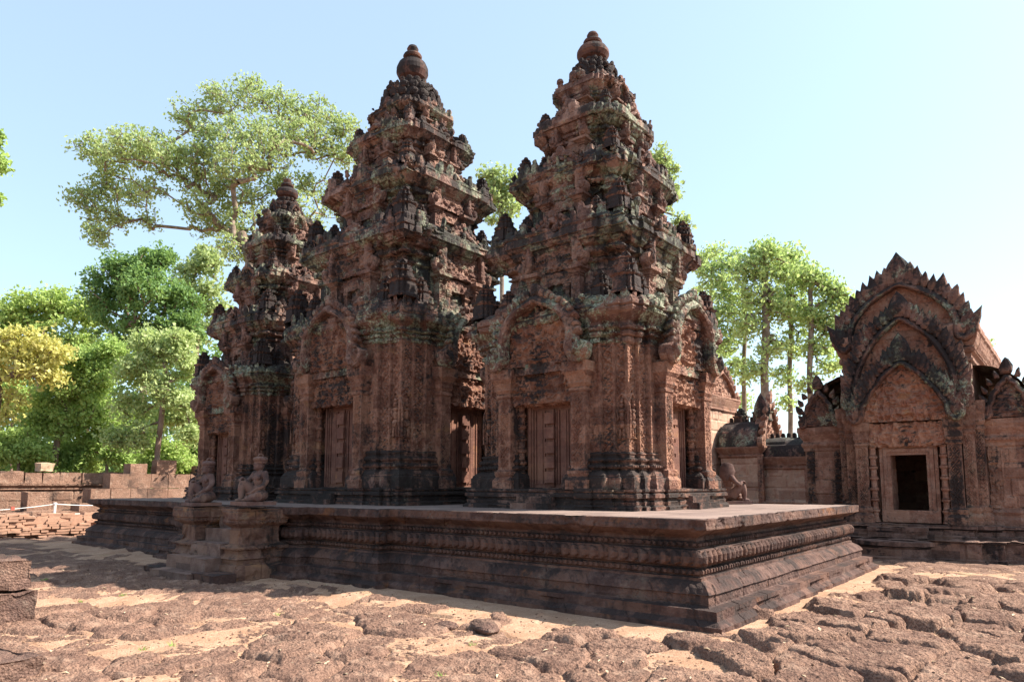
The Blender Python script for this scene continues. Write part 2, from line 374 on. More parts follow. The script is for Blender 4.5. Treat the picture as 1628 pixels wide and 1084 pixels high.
def laterite(name, a=(.17, .10, .08), b=(.26, .16, .12), pit=(.09, .055, .045), bs=.9):
    t = NT(name)
    n = t.noise(2.5, 4); v = t.vor(45, feature='F1'); v2 = t.vor(19); n5 = t.noise(60, 4, .7)
    c = t.mix(t.ramp(n, .35, .65), a, b); c = t.mix(t.math('MULTIPLY', t.ramp(n5, .62, .42), .75), c, pit)
    c = t.mix(t.math('MULTIPLY', t.ramp(t.noise(7, 4), .55, .7), .5), c, (.35, .26, .20))
    sn = t.n('VectorMath', operation='SNAP'); t.l(t.pos, sn.inputs[0]); sn.inputs[1].default_value = (.62, .9, .33); wn = t.n('TexWhiteNoise'); t.l(sn.outputs[0], wn.inputs['Vector'])
    c = t.mix(t.math('MULTIPLY', wn.outputs['Value'], .45), c, t.mix(.5, a, pit)); c = t.mix(t.math('MULTIPLY', t.ramp(t.noise(1.6, 5, .65), .52, .66), .7), c, (.055, .04, .035))
    h = t.math('ADD', t.math('MULTIPLY', v, .8), t.math('ADD', t.math('MULTIPLY', v2, .8), t.math('MULTIPLY', n5, 1.2)))
    t.surf(c, t.bump(h, bs, .02), .95, .1); return t.m
M_LAT = laterite('laterite'); M_LATW = laterite('laterite_wall', (.27, .155, .11), (.38, .235, .17), (.12, .07, .05), .7)
def groundmat():
    t = NT('laterite_pavement_and_sand')
    at = t.n('Attribute', attribute_name='stone'); f = at.outputs['Fac']
    n = t.noise(1.7, 4); v = t.vor(42); v2 = t.vor(17); n5 = t.noise(55, 5, .7); n7 = t.noise(170, 3, .6)
    st = t.mix(t.ramp(n, .35, .68), (.185, .108, .080), (.30, .180, .128)); st = t.mix(t.math('MULTIPLY', t.ramp(n5, .56, .42), .75), st, (.085, .048, .038))
    st = t.mix(t.math('MULTIPLY', t.ramp(t.noise(5, 4), .50, .68), .6), st, (.34, .22, .16))
    sa = t.mix(t.ramp(t.noise(2.2, 5, .6), .35, .65), (.38, .225, .145), (.49, .32, .22)); sa = t.mix(t.math('MULTIPLY', t.ramp(n5, .48, .62), .75), sa, (.29, .155, .09))
    sa = t.mix(t.ramp(t.vor(34), .26, .12), sa, (.22, .12, .08)); sa = t.mix(t.math('MULTIPLY', t.ramp(t.noise(9, 5, .7), .5, .62), .6), sa, (.33, .19, .12))
    gr = t.ramp(t.noise(.9, 4, .6), .63, .74); sa = t.mix(t.math('MULTIPLY', gr, .35), sa, (.20, .19, .08))
    m = t.ramp(t.math('ADD', f, t.math('MULTIPLY', t.math('SUBTRACT', t.noise(20, 6, .75), .5), 1.6)), .35, .6)
    c = t.mix(m, sa, st)
    h = t.math('ADD', t.math('MULTIPLY', t.math('ADD', t.math('MULTIPLY', v, .8), t.math('MULTIPLY', v2, .9)), m), t.math('ADD', n5, t.math('MULTIPLY', n7, .4)))
    t.surf(c, t.bump(h, .9, .018), .95, .1); return t.m
M_GROUND = groundmat()
def leafmat(name, a, b, c2=None, tr=.35):
    t = NT(name); r = t.geo.outputs['Random Per Island']
    c = t.mix(r, a, b); c = t.mix(t.ramp(t.noise(.45, 3), .35, .65), c, t.mix(.5, a, b) if c2 is None else c2)
    d = t.n('BsdfPrincipled'); t.l(c, d.inputs['Base Color']); d.inputs['Roughness'].default_value = .55; d.inputs['Specular IOR Level'].default_value = .25
    x = t.n('BsdfTranslucent'); t.l(t.mix(.35, c, (.30, .42, .06)), x.inputs[0]); mx = t.n('MixShader'); mx.inputs[0].default_value = tr
    t.l(d.outputs[0], mx.inputs[1]); t.l(x.outputs[0], mx.inputs[2]); t.l(mx.outputs[0], t.out.inputs[0]); return t.m
def barkmat(name, a=(.20, .15, .12), b=(.34, .28, .23)):
    t = NT(name); c = t.mix(t.ramp(t.noise(3, 5), .35, .65), a, b); t.surf(c, t.bump(t.noise(9, 5, .7), .8, .04), .95, .1); return t.m
M_BARK = barkmat('bark_grey', (.15, .11, .085), (.26, .20, .155)); M_BARK2 = barkmat('bark_brown', (.16, .105, .08), (.26, .18, .14))
def plain(name, c, rough=.7): t = NT(name); t.surf(t.mix(t.ramp(t.noise(20, 4), .3, .7), tuple(x * .85 for x in c), c), None, rough); return t.m
# ================================================================== TERRACE
PZ = 1.125
def terrace_poly():
    # CCW seen from above, with the stepped salient of the stair side and the stem of the T
    u0, u1, v0, v1 = 7.14, 13.9, 3.1, 19.85
    return [(u0, v1), (u0, 14.75), (u0 - .24, 14.75), (u0 - .24, 13.0), (u0 - .46, 13.0), (u0 - .46, 9.9), (u0 - .24, 9.9), (u0 - .24, 8.15), (u0, 8.15),
            (u0, v0), (u1, v0), (u1, 8.6), (20.5, 8.6), (20.5, 14.3), (u1, 14.3), (u1, v1)]
TPROF = [(.245, -.25), (.245, .05), (.20, .08), (.16, .10), (.16, .20), (.02, .205), (.01, .215), (.005, .315), (.03, .325), (.02, .345), (-.03, .40), (-.09, .44), (-.12, .455), (-.12, .485),
         (-.17, .49), (-.17, .50), (-.15, .515), (-.15, .565), (-.19, .575), (-.19, .59), (-.12, .61), (-.085, .65), (-.08, .71), (-.105, .75), (-.13, .755), (-.13, .78), (-.205, .79), (-.205, .80), (-.19, .81),
         (-.19, .86), (-.215, .87), (-.215, .90), (-.16, .93), (-.08, .965), (-.02, 1.0), (0, 1.005), (0, 1.118), (-.012, 1.125), (-.06, 1.127)]
t = thing('temple_terrace', 'long low dark red sandstone terrace with beaded mouldings under the three towers', 'terrace')
P_ = terrace_poly()
def trel(arc, V):
    z = V[:, 2]; r = np.zeros(len(V))
    j = np.abs(((arc / .83 + hsh(np.floor(z / .21)) * .8) % 1) - .5) > .490          # block joints
    r -= j * .012
    f = (z > .215) & (z < .32); d = np.abs(((arc / .11 + z / .11) % 1) - .5) + np.abs(((arc / .11 - z / .11) % 1) - .5); r += f * (np.clip(d, 0, .6) - .3) * .016
    f = (z > 1.01) & (z < 1.12); r += f * (np.clip(d, 0, .6) - .3) * .012
    f = (z > .61) & (z < .755); r += f * (np.abs(np.sin(arc * np.pi / .135)) - .55) * .045
    f = (z > .345) & (z < .43); r += f * (np.abs(np.sin(arc * np.pi / .09)) - .5) * .008
    # broken edge of the lowest course
    q = np.clip((fbm(np.stack([V[:, 0], V[:, 1], z * 0], 1), 2.6, 4) - .52) * 4, 0, 1); r -= (z < .14) * q * .07
    q = np.clip((fbm(V, 4.5, 3) - .63) * 7, 0, 1); r -= (z > .9) * q * .035
    return r
m = MB(); sweep(m, P_, TPROF, .019, .35, trel)
beads(m, P_, -.145, .54, .075, .031, .03, .032, (6, 4), miss=.02)
beads(m, P_, -.18, .835, .08, .031, .03, .030, (6, 4), miss=.06)
m.build('moulded_base', M_PLAT, t, cv=.003, er=.005, bl=.007, sc=16, chip=.012)
# top paving (a sheet of worn flags)
m = MB()
def top(x0, x1, y0, y1, r=.06):
    X = np.linspace(x0, x1, int((x1 - x0) / r) + 2); Y = np.linspace(y0, y1, int((y1 - y0) / r) + 2); a, b = np.meshgrid(X, Y, indexing='ij')
    p = np.stack([a.ravel(), b.ravel(), 0 * a.ravel()], 1); z = 1.119 + .012 * (fbm(p, 1.3, 3) - .5) + .010 * (hsh(np.floor(p[:, 0] / .72), np.floor(p[:, 1] / .44)) - .5)
    m.add(np.stack([p[:, 0], p[:, 1], z], 1), grid_faces(len(X), len(Y)))
top(7.17, 13.87, 3.13, 19.82); top(6.93, 7.17, 8.19, 14.71, .12); top(6.71, 6.93, 9.94, 12.96, .1); top(13.87, 20.47, 8.63, 14.27, .2)
m.build('paving', M_PAVE, t, cv=0, er=0, bl=0)
# stair between two flank blocks
m = MB()
zs = [.12, .33, .54, .75, .95]; us = [5.32, 5.60, 5.87, 6.12, 6.36]
for z, u in zip(zs, us): box(m, u, 6.72, 10.80 - (.05 if z < .4 else 0), 11.79 + (.25 if z < .4 else 0), z - .27, z, .03, .6)
m.build('stair', M_STEP, t, cv=.004, er=.02, bl=.008, chip=.03)
def flank(v0, v1):
    m = MB()
    pl = [(5.92, v0 + .02), (6.75, v0 + .02), (6.75, v1 - .02), (5.92, v1 - .02)]
    sweep(m, pl, [(.10, -.2), (.10, .14), (.08, .22), (.04, .24), (.04, .30), (.07, .32), (.03, .36), (0, .40), (0, .45), (.05, .46), (.05, .50), (.0, .52), (-.06, .55), (-.07, .80), (-.04, .82), (.02, .86), (.03, .92), (.05, .94), (.055, 1.08), (.03, 1.11), (-.25, 1.12)], .03, .6)
    beads(m, pl, .045, .48, .06, .025, .02, .022); beads(m, pl, .03, .89, .06, .025, .02, .022)
    m.build('stair_flank', M_FLANK, t, cv=.006, er=.018, bl=.02, jt=.014, jb=(.42, .28), chip=.06)
flank(10.33, 10.80); flank(11.78, 12.45)
for q_ in ((5.42, 5.80, 10.15, 10.82, -.1, .13), (5.45, 5.8, 12.05, 12.6, -.1, .12)): m = MB(); box(m, *q_, .03, .6); m.build('stair_footing', M_PLAT, t, cv=.004, er=.02, bl=.01, chip=.03)

# ================================================================== shared Khmer pieces (facing -Y, x across, z up)
def pediment_curve(style='round'):
    if style == 'round': c = [(-1.0, .26), (-.99, .10), (-.86, .03), (-.75, .16), (-.76, .36), (-.72, .56), (-.58, .74), (-.36, .88), (-.14, .955), (0, 1.0)]
    elif style == 'bulge': c = [(-1.0, .26), (-1.0, .10), (-.90, .01), (-.80, .10), (-.80, .30), (-.74, .46), (-.64, .60), (-.50, .74), (-.34, .85), (-.16, .94), (0, 1.0)]
    elif style == 'lib': c = [(-1.0, .24), (-1.0, .08), (-.90, .01), (-.79, .10), (-.77, .26), (-.68, .38), (-.60, .50), (-.46, .64), (-.36, .76), (-.20, .88), (0, 1.0)]
    else: c = [(-1.0, .20), (-.99, .06), (-.88, .0), (-.76, .10), (-.76, .30), (-.64, .44), (-.58, .58), (-.40, .70), (-.33, .80), (-.14, .90), (0, 1.0)]
    c = c + [(-x, z) for x, z in reversed(c[:-1])]
    return spline(c, 6)
def pediment(mb, hw, z0, h, y, thick=.10, style='round', leaves=True, leafh=.12, y_in=.08, res=.022, rnd=random.Random(5), nl=15, back=.15, tm=None):
    """arch band with flared ends + carved tympanum; front plane of the tympanum at -y, arch standing y_in proud of it"""
    C = pediment_curve(style); C = np.stack([C[:, 0] * hw, z0 + C[:, 1] * h], 1)
    mb0 = mb; mb = tm if tm is not None else mb
    # tympanum: rows between z0 and under the arch
    i0 = [i for i in range(len(C)) if C[i, 1] >= z0 + .12 * h and abs(C[i, 0]) <= hw * .80]
    zz = np.linspace(z0, z0 + h * .985, max(4, int(h / res)))
    L = C[:len(C) // 2 + 1]; Lz = np.maximum.accumulate(L[:, 1][np.argmin(L[:, 1]):]); Lx = np.abs(L[:, 0][np.argmin(L[:, 1]):])
    half = np.interp(zz, Lz, Lx) * .98
    nx = max(5, int(2 * hw * .8 / res)); s = np.linspace(-1, 1, nx)
    X = s[:, None] * half[None]; Zz = np.repeat(zz[None], nx, 0); r = np.sqrt((X / hw) ** 2 + ((Zz - z0 - h * .42) / h) ** 2)
    V = np.stack([X, np.full_like(X, -y), Zz], -1).reshape(-1, 3)
    mb.add(V, grid_faces(nx, len(zz)), 2.6)
    # side and back closing
    Vb = V.copy(); Vb[:, 1] = -y + back; mb.add(Vb, grid_faces(nx, len(zz))[:, ::-1], 0)
    for k in (0, nx - 1):
        a = V.reshape(nx, len(zz), 3)[k]; b = a.copy(); b[:, 1] += back
        mb.add(np.concatenate([a, b]), np.array([[j, j + 1, len(zz) + j + 1, len(zz) + j] for j in range(len(zz) - 1)])[:, ::(1 if k else -1)], 0)
    mb = mb0
    # arch band, elliptical section, tapering to the top
    P = np.stack([C[:, 0], np.full(len(C), -y - y_in * .5), C[:, 1]], 1); d = np.gradient(C, axis=0); d /= np.linalg.norm(d, axis=1)[:, None]; nrm = np.stack([-d[:, 1], d[:, 0]], 1)
    u = np.linspace(0, 2 * np.pi, 14, endpoint=False); tt = np.linspace(0, 1, len(C)); w = thick * (.75 + .35 * np.abs(tt - .5) * 2)
    w[0] = w[-1] = .01; w[1] = w[-2] = thick * .7
    prof_r = 1 + .12 * np.cos(3 * u)
    V = P[None] + (np.cos(u) * prof_r)[:, None, None] * (w * .62)[None, :, None] * np.stack([nrm[:, 0], 0 * nrm[:, 0], nrm[:, 1]], 1)[None] + (np.sin(u) * prof_r)[:, None, None] * np.array([0, 1., 0])[None, None] * (y_in * .75)
    mb.add(V.reshape(-1, 3), grid_faces(14, len(C), True), .45)
    if leaves:   # flame leaves along the outer edge
        seg = np.linalg.norm(np.diff(C, axis=0), axis=1); A = np.concatenate([[0], np.cumsum(seg)]); ms = []
        n = nl * 2 + 1
        for k in range(n):
            q = A[-1] * (k + .5) / n; x = np.interp(q, A, C[:, 0]); z = np.interp(q, A, C[:, 1]); nx_, nz_ = -np.interp(q, A, nrm[:, 0]), np.interp(q, A, nrm[:, 1])
            nx_ = -nx_
            if z < z0 + h * .1: continue
            ang = math.atan2(nx_, nz_) * .75; c = 1 - abs(2 * (k + .5) / n - 1); lh = leafh * (.75 + .5 * c) * rnd.uniform(.8, 1.15)
            if k == nl: lh *= 1.35; ang = 0
            ms.append(T(x + nx_ * thick * .3, -y - y_in * .4, z + nz_ * thick * .3, ry=ang, sc=(lh * .5, y_in * .8, lh)))
        many(mb, *BUD, ms, .35)
        # fans of upright naga heads at both ends
        ms = []
        for sx in (-1, 1):
            for k in range(5):
                a = sx * (-.15 + .30 * k); lh = leafh * (1.9 - .22 * abs(k - 1.5)) * rnd.uniform(.9, 1.1)
                ms.append(T(sx * hw * .90, -y - y_in * .7, z0 + h * .04, ry=a, sc=(lh * .24, y_in * .9, lh)))
        many(mb, *LEAF, ms, .4)
def flame_top(mb, hw, z0, h, y, leafh, nl, thick, style='ogee', y_in=.12):
    "big separate flame leaves (library gables)"
    C = pediment_curve(style); C = np.stack([C[:, 0] * hw, z0 + C[:, 1] * h], 1); seg = np.linalg.norm(np.diff(C, axis=0), axis=1); A = np.concatenate([[0], np.cumsum(seg)])
    d = np.gradient(C, axis=0); d /= np.linalg.norm(d, axis=1)[:, None]; ms = []; n = 2 * nl + 1; rnd = random.Random(int(h * 100))
    for k in range(n):
        q = A[-1] * (.05 + .9 * (k + .5) / n); x = np.interp(q, A, C[:, 0]); z = np.interp(q, A, C[:, 1]); nx = -np.interp(q, A, d[:, 1]); nz = np.interp(q, A, d[:, 0])
        lh = leafh * 1.15 * rnd.uniform(.8, 1.2) * (1.75 if k == nl else 1)
        ms.append(T(x + nx * thick * .5, -y - y_in * .3, z + nz * thick * .5 - lh * .12, ry=(0 if k == nl else math.atan2(nx, nz) * .35), sc=(lh * (.36 if k == nl else .30), y_in * .9, lh)))
    many(mb, *LEAF, ms, 1.0)
def pilaster(mb, x, w, y0, y1, z0, z1, flare=.07, pam=None):
    pam = pam if pam is not None else (lambda V: np.where((V[:, 2] > z0 + .17 * (z1 - z0)) & (V[:, 2] < z0 + .76 * (z1 - z0)) & (np.abs(V[:, 0] - x) < w * .36), .35, .1))
    "square pilaster with base and bracket capital, front face at -y1, back at -y0"
    hw = w / 2; H = z1 - z0
    def prel(arc, V): k = (V[:, 2] > z0 + .18 * H) & (V[:, 2] < z0 + .75 * H) & (np.abs(V[:, 0] - x) < w * .34) & (V[:, 1] < -y1 + .004); return np.where(k, lozenge(V[:, 0] - x, V[:, 2], w * .34), 0) * .017 * min(1, w / .2)
    pl = [(x - hw, -y1), (x + hw, -y1), (x + hw, -y0), (x - hw, -y0)]
    sweep(mb, pl, [(.07, z0), (.07, z0 + .07 * H), (.03, z0 + .10 * H), (.045, z0 + .12 * H), (.045, z0 + .145 * H), (0.005, z0 + .16 * H), (0, z0 + .17 * H), (0, z0 + .76 * H), (.02, z0 + .77 * H), (.02, z0 + .79 * H), (0.0, z0 + .80 * H), (.035, z0 + .83 * H),
                   (.03, z0 + .85 * H), (flare * .6, z0 + .89 * H), (flare * 1.05, z0 + .92 * H), (flare * 1.1, z1), (-.02, z1 + .002)], .018, pam, prel)
def colonette(mb, x, y, r, z0, z1):
    H = z1 - z0; pr = [(0, z0), (r * 1.25, z0)]; n = 7
    for k in range(n):
        a = z0 + H * k / n; b = H / n
        pr += [(r * 1.28, a + .02 * b), (r * 1.28, a + .14 * b), (r * .9, a + .18 * b), (r * 1.12, a + .24 * b), (r * .86, a + .30 * b), (r * .84, a + .88 * b), (r * 1.1, a + .92 * b)]
    pr += [(r * 1.25, z1), (0, z1)]
    lathe(mb, pr, 10, .03, .3, T(x, y, 0))
def dooranel(mb, hw, y, z0, z1, leafy=True):
    "false door: sunk panels, centre strip with square bosses, plain mouldings"
    box(mb, -hw, hw, -y, -y + .06, z0, z1, .03, .3)
    for sx in (-1, 1):
        for (a, b, o) in ((.20, .30, .018), (.36, .44, .026), (.50, .80, .014), (.86, .94, .024)):
            box(mb, sx * hw * (a if sx > 0 else b), sx * hw * (b if sx > 0 else a), -y - o, -y + .01, z0 + .06, z1 - .04, .04, .2)
    box(mb, -hw * .16, hw * .16, -y - .035, -y + .01, z0 + .02, z1 - .02, .03, .5)
    H = z1 - z0
    for k in range(5):
        c = z0 + H * (.13 + .185 * k); s = hw * .25
        box(mb, -s, s, -y - .09, -y - .03, c - s, c + s, .03, .5)
def doorframe(mb, hw, y, z0, z1, w=.09):
    for k, (a, d) in enumerate(((0, .03), (.35, .055), (.75, .035))):
        i, o = hw + w * a, hw + w * (a + .36); zt_i, zt_o = z1 + w * a, z1 + w * (a + .36)
        box(mb, -o, -i, -y - d, -y + .05, z0, zt_o, .04, .2); box(mb, i, o, -y - d, -y + .05, z0, zt_o, .04, .2); box(mb, -i, i, -y - d, -y + .05, zt_i, zt_o, .04, .2)
def relief_figure(mb, x, y, z, h):
    "standing guardian in low relief under a small arch"
    s = h; e = lambda cx, cz, rx, rz, ry=.045, **k: ell(mb, (x + cx * s, y, z + cz * s), (rx * s, ry * s, rz * s), (8, 5), .05, **k)
    for sx in (-1, 1):
        e(sx * .055, .13, .035, .15); e(sx * .075, .0, .055, .02, .08); e(sx * .125, .62, .025, .14, rot=(0, sx * .25, 0)); e(sx * .13, .46, .022, .11, rot=(0, -sx * .5, 0))
    e(0, .35, .105, .11, .07); e(0, .55, .075, .13, .065); e(0, .69, .11, .05, .06); e(0, .82, .052, .068, .075); e(0, .92, .04, .06, .06)
    C = [(-.22, .0), (-.22, .7), (-.15, .95), (0, 1.12), (.15, .95), (.22, .7), (.22, .0)]
    C = spline([(a, 0, b) for a, b in C], 5); tube(mb, C * [s, 1, s] + [x, y + .01, z], .022 * s * 1.4, 6, .6)
def antefix(mb, w, h, M=None, amp=.9):
    "small tower-shaped acroterion"
    pl = plan(w * .42, ((w * .26, w * .1),))
    sweep(mb, pl, [(.04 * w, 0), (.06 * w, .06 * h), (0, .10 * h), (0, .38 * h), (.07 * w, .42 * h), (.09 * w, .48 * h), (-.06 * w, .50 * h), (-.08 * w, .64 * h), (-.02 * w, .67 * h), (-.16 * w, .70 * h), (-.18 * w, .82 * h), (-.13 * w, .84 * h), (-.27 * w, .87 * h), (-.41 * w, 1.0 * h)], .035, amp, None, M)
    many(mb, *LEAF, [np.array((M or Matrix()) @ T(math.sin(a) * w * .42, -math.cos(a) * w * .42, .42 * h, rz=a, sc=(w * .22, w * .08, h * .34))) for a in (0, math.pi / 2, math.pi, -math.pi / 2)], amp)

def stubs(mb, d, z, w, h, seed):
    R = random.Random(seed + 40)
    for a in range(4):
        for t_ in (-.92, -.72, -.52, .52, .72, .92):
            if R.random() < .25: continue
            q = R.uniform(.75, 1.25); hh = h * R.uniform(.7, 1.3)
            box(mb, -w * q / 2, w * q / 2, -w * .4, w * .4, -.05, hh, .03, .8, T(rz=a * math.pi / 2) @ T(t_ * d, -d + .05, z), .25)
# ================================================================== TOWERS
def tower_meshes(k):
    """k: dict of measures. Returns list of (name, mesh, placements, children) ready to instance"""
    w, dw = k['w'], k['dh']; zs, zb, zc0, zc1, zt = k['z']; out = []
    r0 = w * .41                                   # doorway recess half width
    st = ((w * .86, .07), (w * .72, .16), (r0, -.05)); st2 = ((w * .86, .07), (w * .72, .16))
    # plinth in two low courses
    m = MB(); pl = plan(w + .10, ((w * .95, .05), (w * .84, .12), (w * .6, .17)))
    sweep(m, pl, [(.16, -.02), (.16, .05), (.12, .07), (.13, .12), (.10, .14), (.10, .17), (.15, .18), (.15, .23), (.11, .25), (.14, .27), (.14, zs), (-.4, zs + .004)], .024, .8)
    out.append(('plinth', m.data('plinth', M_BASE, seed=k['s'], cv=.004, er=.005, bl=.012, chip=.02, sc=18), [None], []))
    # door steps on each side
    m = MB()
    y = w + .33
    for i, q in enumerate((.28, .16, .05)): box(m, -.36 + .03 * i, .36 - .03 * i, -y - q, -w - .08, -.01, .10 * (i + 1) - .005, .03, .6)
    me = m.data('doorstep', M_BASE, cv=.005, er=.014, bl=.006, chip=.02)
    out.append(('doorstep', me, [i for i in range(4)], []))
    # flared base mouldings
    m = MB(); hb = zb - zs; Z = lambda q: zs + hb * q
    plb = plan(w, ((w * .86, .07), (w * .72, .16), (r0 + .01, -.32)))
    sweep(m, plb, [(.17, Z(0)), (.17, Z(.30)), (.15, Z(.33)), (.15, Z(.37)), (.09, Z(.47)), (.055, Z(.50)), (.055, Z(.54)), (.085, Z(.56)), (.10, Z(.60)), (.085, Z(.65)), (.04, Z(.67)), (.04, Z(.72)), (.065, Z(.74)), (.075, Z(.78)), (.06, Z(.83)), (.025, Z(.85)), (.025, Z(.92)), (.04, Z(.93)), (.04, Z(.97)), (0, Z(1.0)), (-.2, Z(1.0))], .022, .8)
    beads(m, plb, .095, Z(.605), .06, .027, .02, hb * .05); beads(m, plb, .065, Z(.785), .045, .019, .016, hb * .035); pl = plan(w, st)
    out.append(('base_moulding', m.data('base_moulding', M_BASE, seed=k['s'], cv=.004, er=.004, bl=.009, chip=.02, sc=18), [None], []))
    # wall shaft
    m = MB(); hs = zc0 - zb
    z_ = lambda V: V[:, 2]
    def wrel(arc, V):
        # plain raised strips along the arrises, sunk foliage between
        x, y = np.abs(V[:, 0]), np.abs(V[:, 1]); a = np.minimum(x, y); f = (np.abs(a - w + .01) < .045) | (np.abs(a - w * .86) < .025) | (np.abs(a - w * .72) < .022)
        h1, h2 = w * .058, w * .058; p1 = np.abs(a - w * .925) < h1; p2 = np.abs(a - w * .79) < h2
        return f * .012 + np.where(~f & p1, rosette(a - w * .925, z_(V), h1), 0) * .020 + np.where(~f & p2, rosette(a - w * .79, z_(V) + .04, h2), 0) * .020
    def wam(V):
        a = np.minimum(np.abs(V[:, 0]), np.abs(V[:, 1])); f = (np.abs(a - w + .01) < .045) | (np.abs(a - w * .86) < .025) | (np.abs(a - w * .72) < .022); return np.where(f, .08, .55)
    sweep(m, pl, [(0, zb - .02), (0, zc0)], .017, wam, wrel)
    ws = m.data('wall', M_BODY, seed=k['s'], cv=.021, er=.003, bl=.006, sc=10.5, jt=.006)
    out.append(('wall', ws, [None], []))
    for s in (-1, 1): m = MB(); relief_figure(m, s * (w * .93 - .0), -w - .02, zb + hs * .12, hs * .36); out.append(('guardian_relief', m.data('guardian_relief', M_BODY, cv=.003, er=0, bl=0), [0, 1, 2, 3], []))
    # cornice
    m = MB(); hc = zc1 - zc0; hh = zt - zc1; Zc = lambda q: zc0 + hc * q
    sweep(m, plan(w, st2), [(0, zc0 - .02), (.03, Zc(.02)), (.03, Zc(.10)), (.0, Zc(.12)), (.0, Zc(.2)), (.05, Zc(.24)), (.065, Zc(.30)), (.04, Zc(.36)), (.04, Zc(.42)), (.10, Zc(.46)), (.115, Zc(.54)), (.08, Zc(.60)), (.08, Zc(.66)), (.13, Zc(.76)), (.21, Zc(.92)), (.225, Zc(.96)), (.225, Zc(1.0)),
                                 (.235, zc1 + hh * .02), (.235, zc1 + hh * .5), (.20, zc1 + hh * .56), (.20, zc1 + hh * .62), (.12, zc1 + hh * .85), (.08, zt), (-.30, zt + .01)], .024, .9)
    beads(m, plan(w, st2), .105, Zc(.52), .06, .026, .02, .03); beads(m, plan(w, st2), .055, Zc(.30), .05, .021, .018, .022)
    beads(m, plan(w, st2), .17, zc1 + hh * .60, .15, .066, .035, hh * .5, leaf=True, amp=1., miss=.45, jit=.35)
    out.append(('cornice', m.data('cornice', M_CORN, seed=k['s'], cv=.006, er=.008, bl=.028, chip=.08, sc=16, jt=.014), [None], []))
    # doorway with its own sub-parts
    ch = []; dh = k['dh']; yf = w + .20; zd = zs + .02; zl0, zl1, zp0, zp1 = k['door']
    m = MB(); dooranel(m, r0 * .62, w - .02, zd, zl0 - .07); ch.append(('door_panel', m.data('door_panel', M_DOOR, cv=.004, er=.003, bl=0)))
    m = MB(); doorframe(m, r0 * .62, w - .02, zd, zl0 - .07, .1); ch.append(('door_frame', m.data('door_frame', M_DOOR, cv=.002, er=.003, bl=0)))
    for s in (-1, 1): m = MB(); colonette(m, s * r0 * .93, -w - .09, .062, zd, zl0 + .02); ch.append(('colonette', m.data('colonette', M_BODY, cv=.004, er=.003, bl=0)))
    m = MB(); box(m, -r0 - .02, r0 + .02, -w - .23, -w + .05, zl0, zl1, .02, 2.2); ch.append(('lintel', m.data('lintel', M_BODY, cv=.024, er=.003, bl=.003, sc=9.5, sym=True)))
    for s in (-1, 1):
        m = MB(); pilaster(m, s * (r0 + .14), .25, w - .05, yf + .12, zs, zp0, .09); ch.append(('pilaster', m.data('pilaster', M_BODY, seed=s + k['s'], cv=.021, er=.003, bl=.005, sc=11)))
    m = MB(); box(m, -r0 - .22, r0 + .22, -yf - .10, -w + .05, zl1 + .003, zp0 + .05, .03, .9)
    ty = MB(); pediment(m, (r0 + .30) * 1.03, zp0 + .02, zp1 - zp0 - .02, yf + .12, .17, 'round', True, .13, .16, .018, back=.4, tm=ty)
    ch.append(('tympanum', ty.data('tympanum', M_BODY, seed=k['s'] + 4, cv=.022, er=.002, bl=.004, sc=9, sym=True)))
    ch.append(('pediment', m.data('pediment', M_BODYG, seed=k['s'] + 3, cv=.023, er=.004, bl=.008, chip=.02, sc=8.5)))
    # threshold mesh is the doorway's own body
    m = MB(); box(m, -r0 - .02, r0 + .02, -w - .10, -w + .05, zs, zd, .04, .5)
    out.append(('doorway', m.data('doorway', M_BASE, cv=.004, er=.004, bl=0), [0, 1, 2, 3], ch))
    # receding tiers
    for ti, (tw, ext, z0, zc, z1) in enumerate(k['tiers']):
        H = z1 - z0; m = MB(); tst = ((tw * .80, .05), (tw * .60, .11)); Z = lambda q: z0 + (zc - z0) * q; Zk = lambda q: zc + (z1 - zc) * q; o = ext - tw
        pl = plan(tw, tst)
        sweep(m, pl, [(o * .75, z0 - .06), (o * .75, z0 + .0), (.10, z0 + .01), (.10, Z(.10)), (.05, Z(.13)), (.07, Z(.17)), (.03, Z(.20)), (0, Z(.22)), (0, Z(.70)), (.05, Z(.72)), (.05, Z(.77)), (.01, Z(.78)), (.01, Z(.83)), (o * .36, Z(.86)), (o * .36, Z(.92)), (o * .22, Z(.93)), (o * .22, Z(.98)), (o * .45, Zk(.0)), (o * .62, Zk(.12)), (o * .90, Zk(.30)), (o * .90, Zk(.34)), (o, Zk(.35)), (o, Zk(.74)), (o * .86, Zk(.78)), (o * .80, Zk(.86)), (o * .5, z1), (-tw * .45, z1 + .015)], .024, .8)
        beads(m, pl, o * .36, Z(.89), .06, .026, .02, .028); beads(m, pl, o * .86, Zk(.72), .16, .06, .045, (z1 - zc) * .5, leaf=True, amp=1., miss=.5, jit=.4)
        stubs(m, tw + o * .75, z1 - .03, tw * .17, (z1 - zc) * .36, ti)
        me = m.data('roof_tier', M_TIER, seed=k['s'] + ti, cv=.004, er=.008, bl=.030, chip=.09, sc=16, jt=.016, jb=(.36, .24))
        kids = []
        m = MB(); nw = tw * .56; yf2 = tw + .11; yo = yf2 + (o - .08) * .62
        hz = z0 - .02; Hh = z1 - hz
        for s in (-1, 1): pilaster(m, s * nw * .72, nw * .27, tw, yo, hz, hz + Hh * .46, .09); pilaster(m, s * nw * .36, nw * .13, tw, yf2 + .05, hz, hz + Hh * .30, .02)
        box(m, -nw * .62, nw * .62, -yf2 - .07, -tw + .1, hz + Hh * .30, hz + Hh * .45, .03, 1.3)
        box(m, -nw * .9, nw * .9, -yf2 - .02, -tw + .1, hz + Hh * .45, hz + Hh * .9, .03, .6)
        pediment(m, nw * 1.04, hz + Hh * .46, Hh * (.58 if ti < 3 else .5), yo - .04, .12 * tw / 1.2 + .02, 'round', True, .09, .11, .024, back=.25)
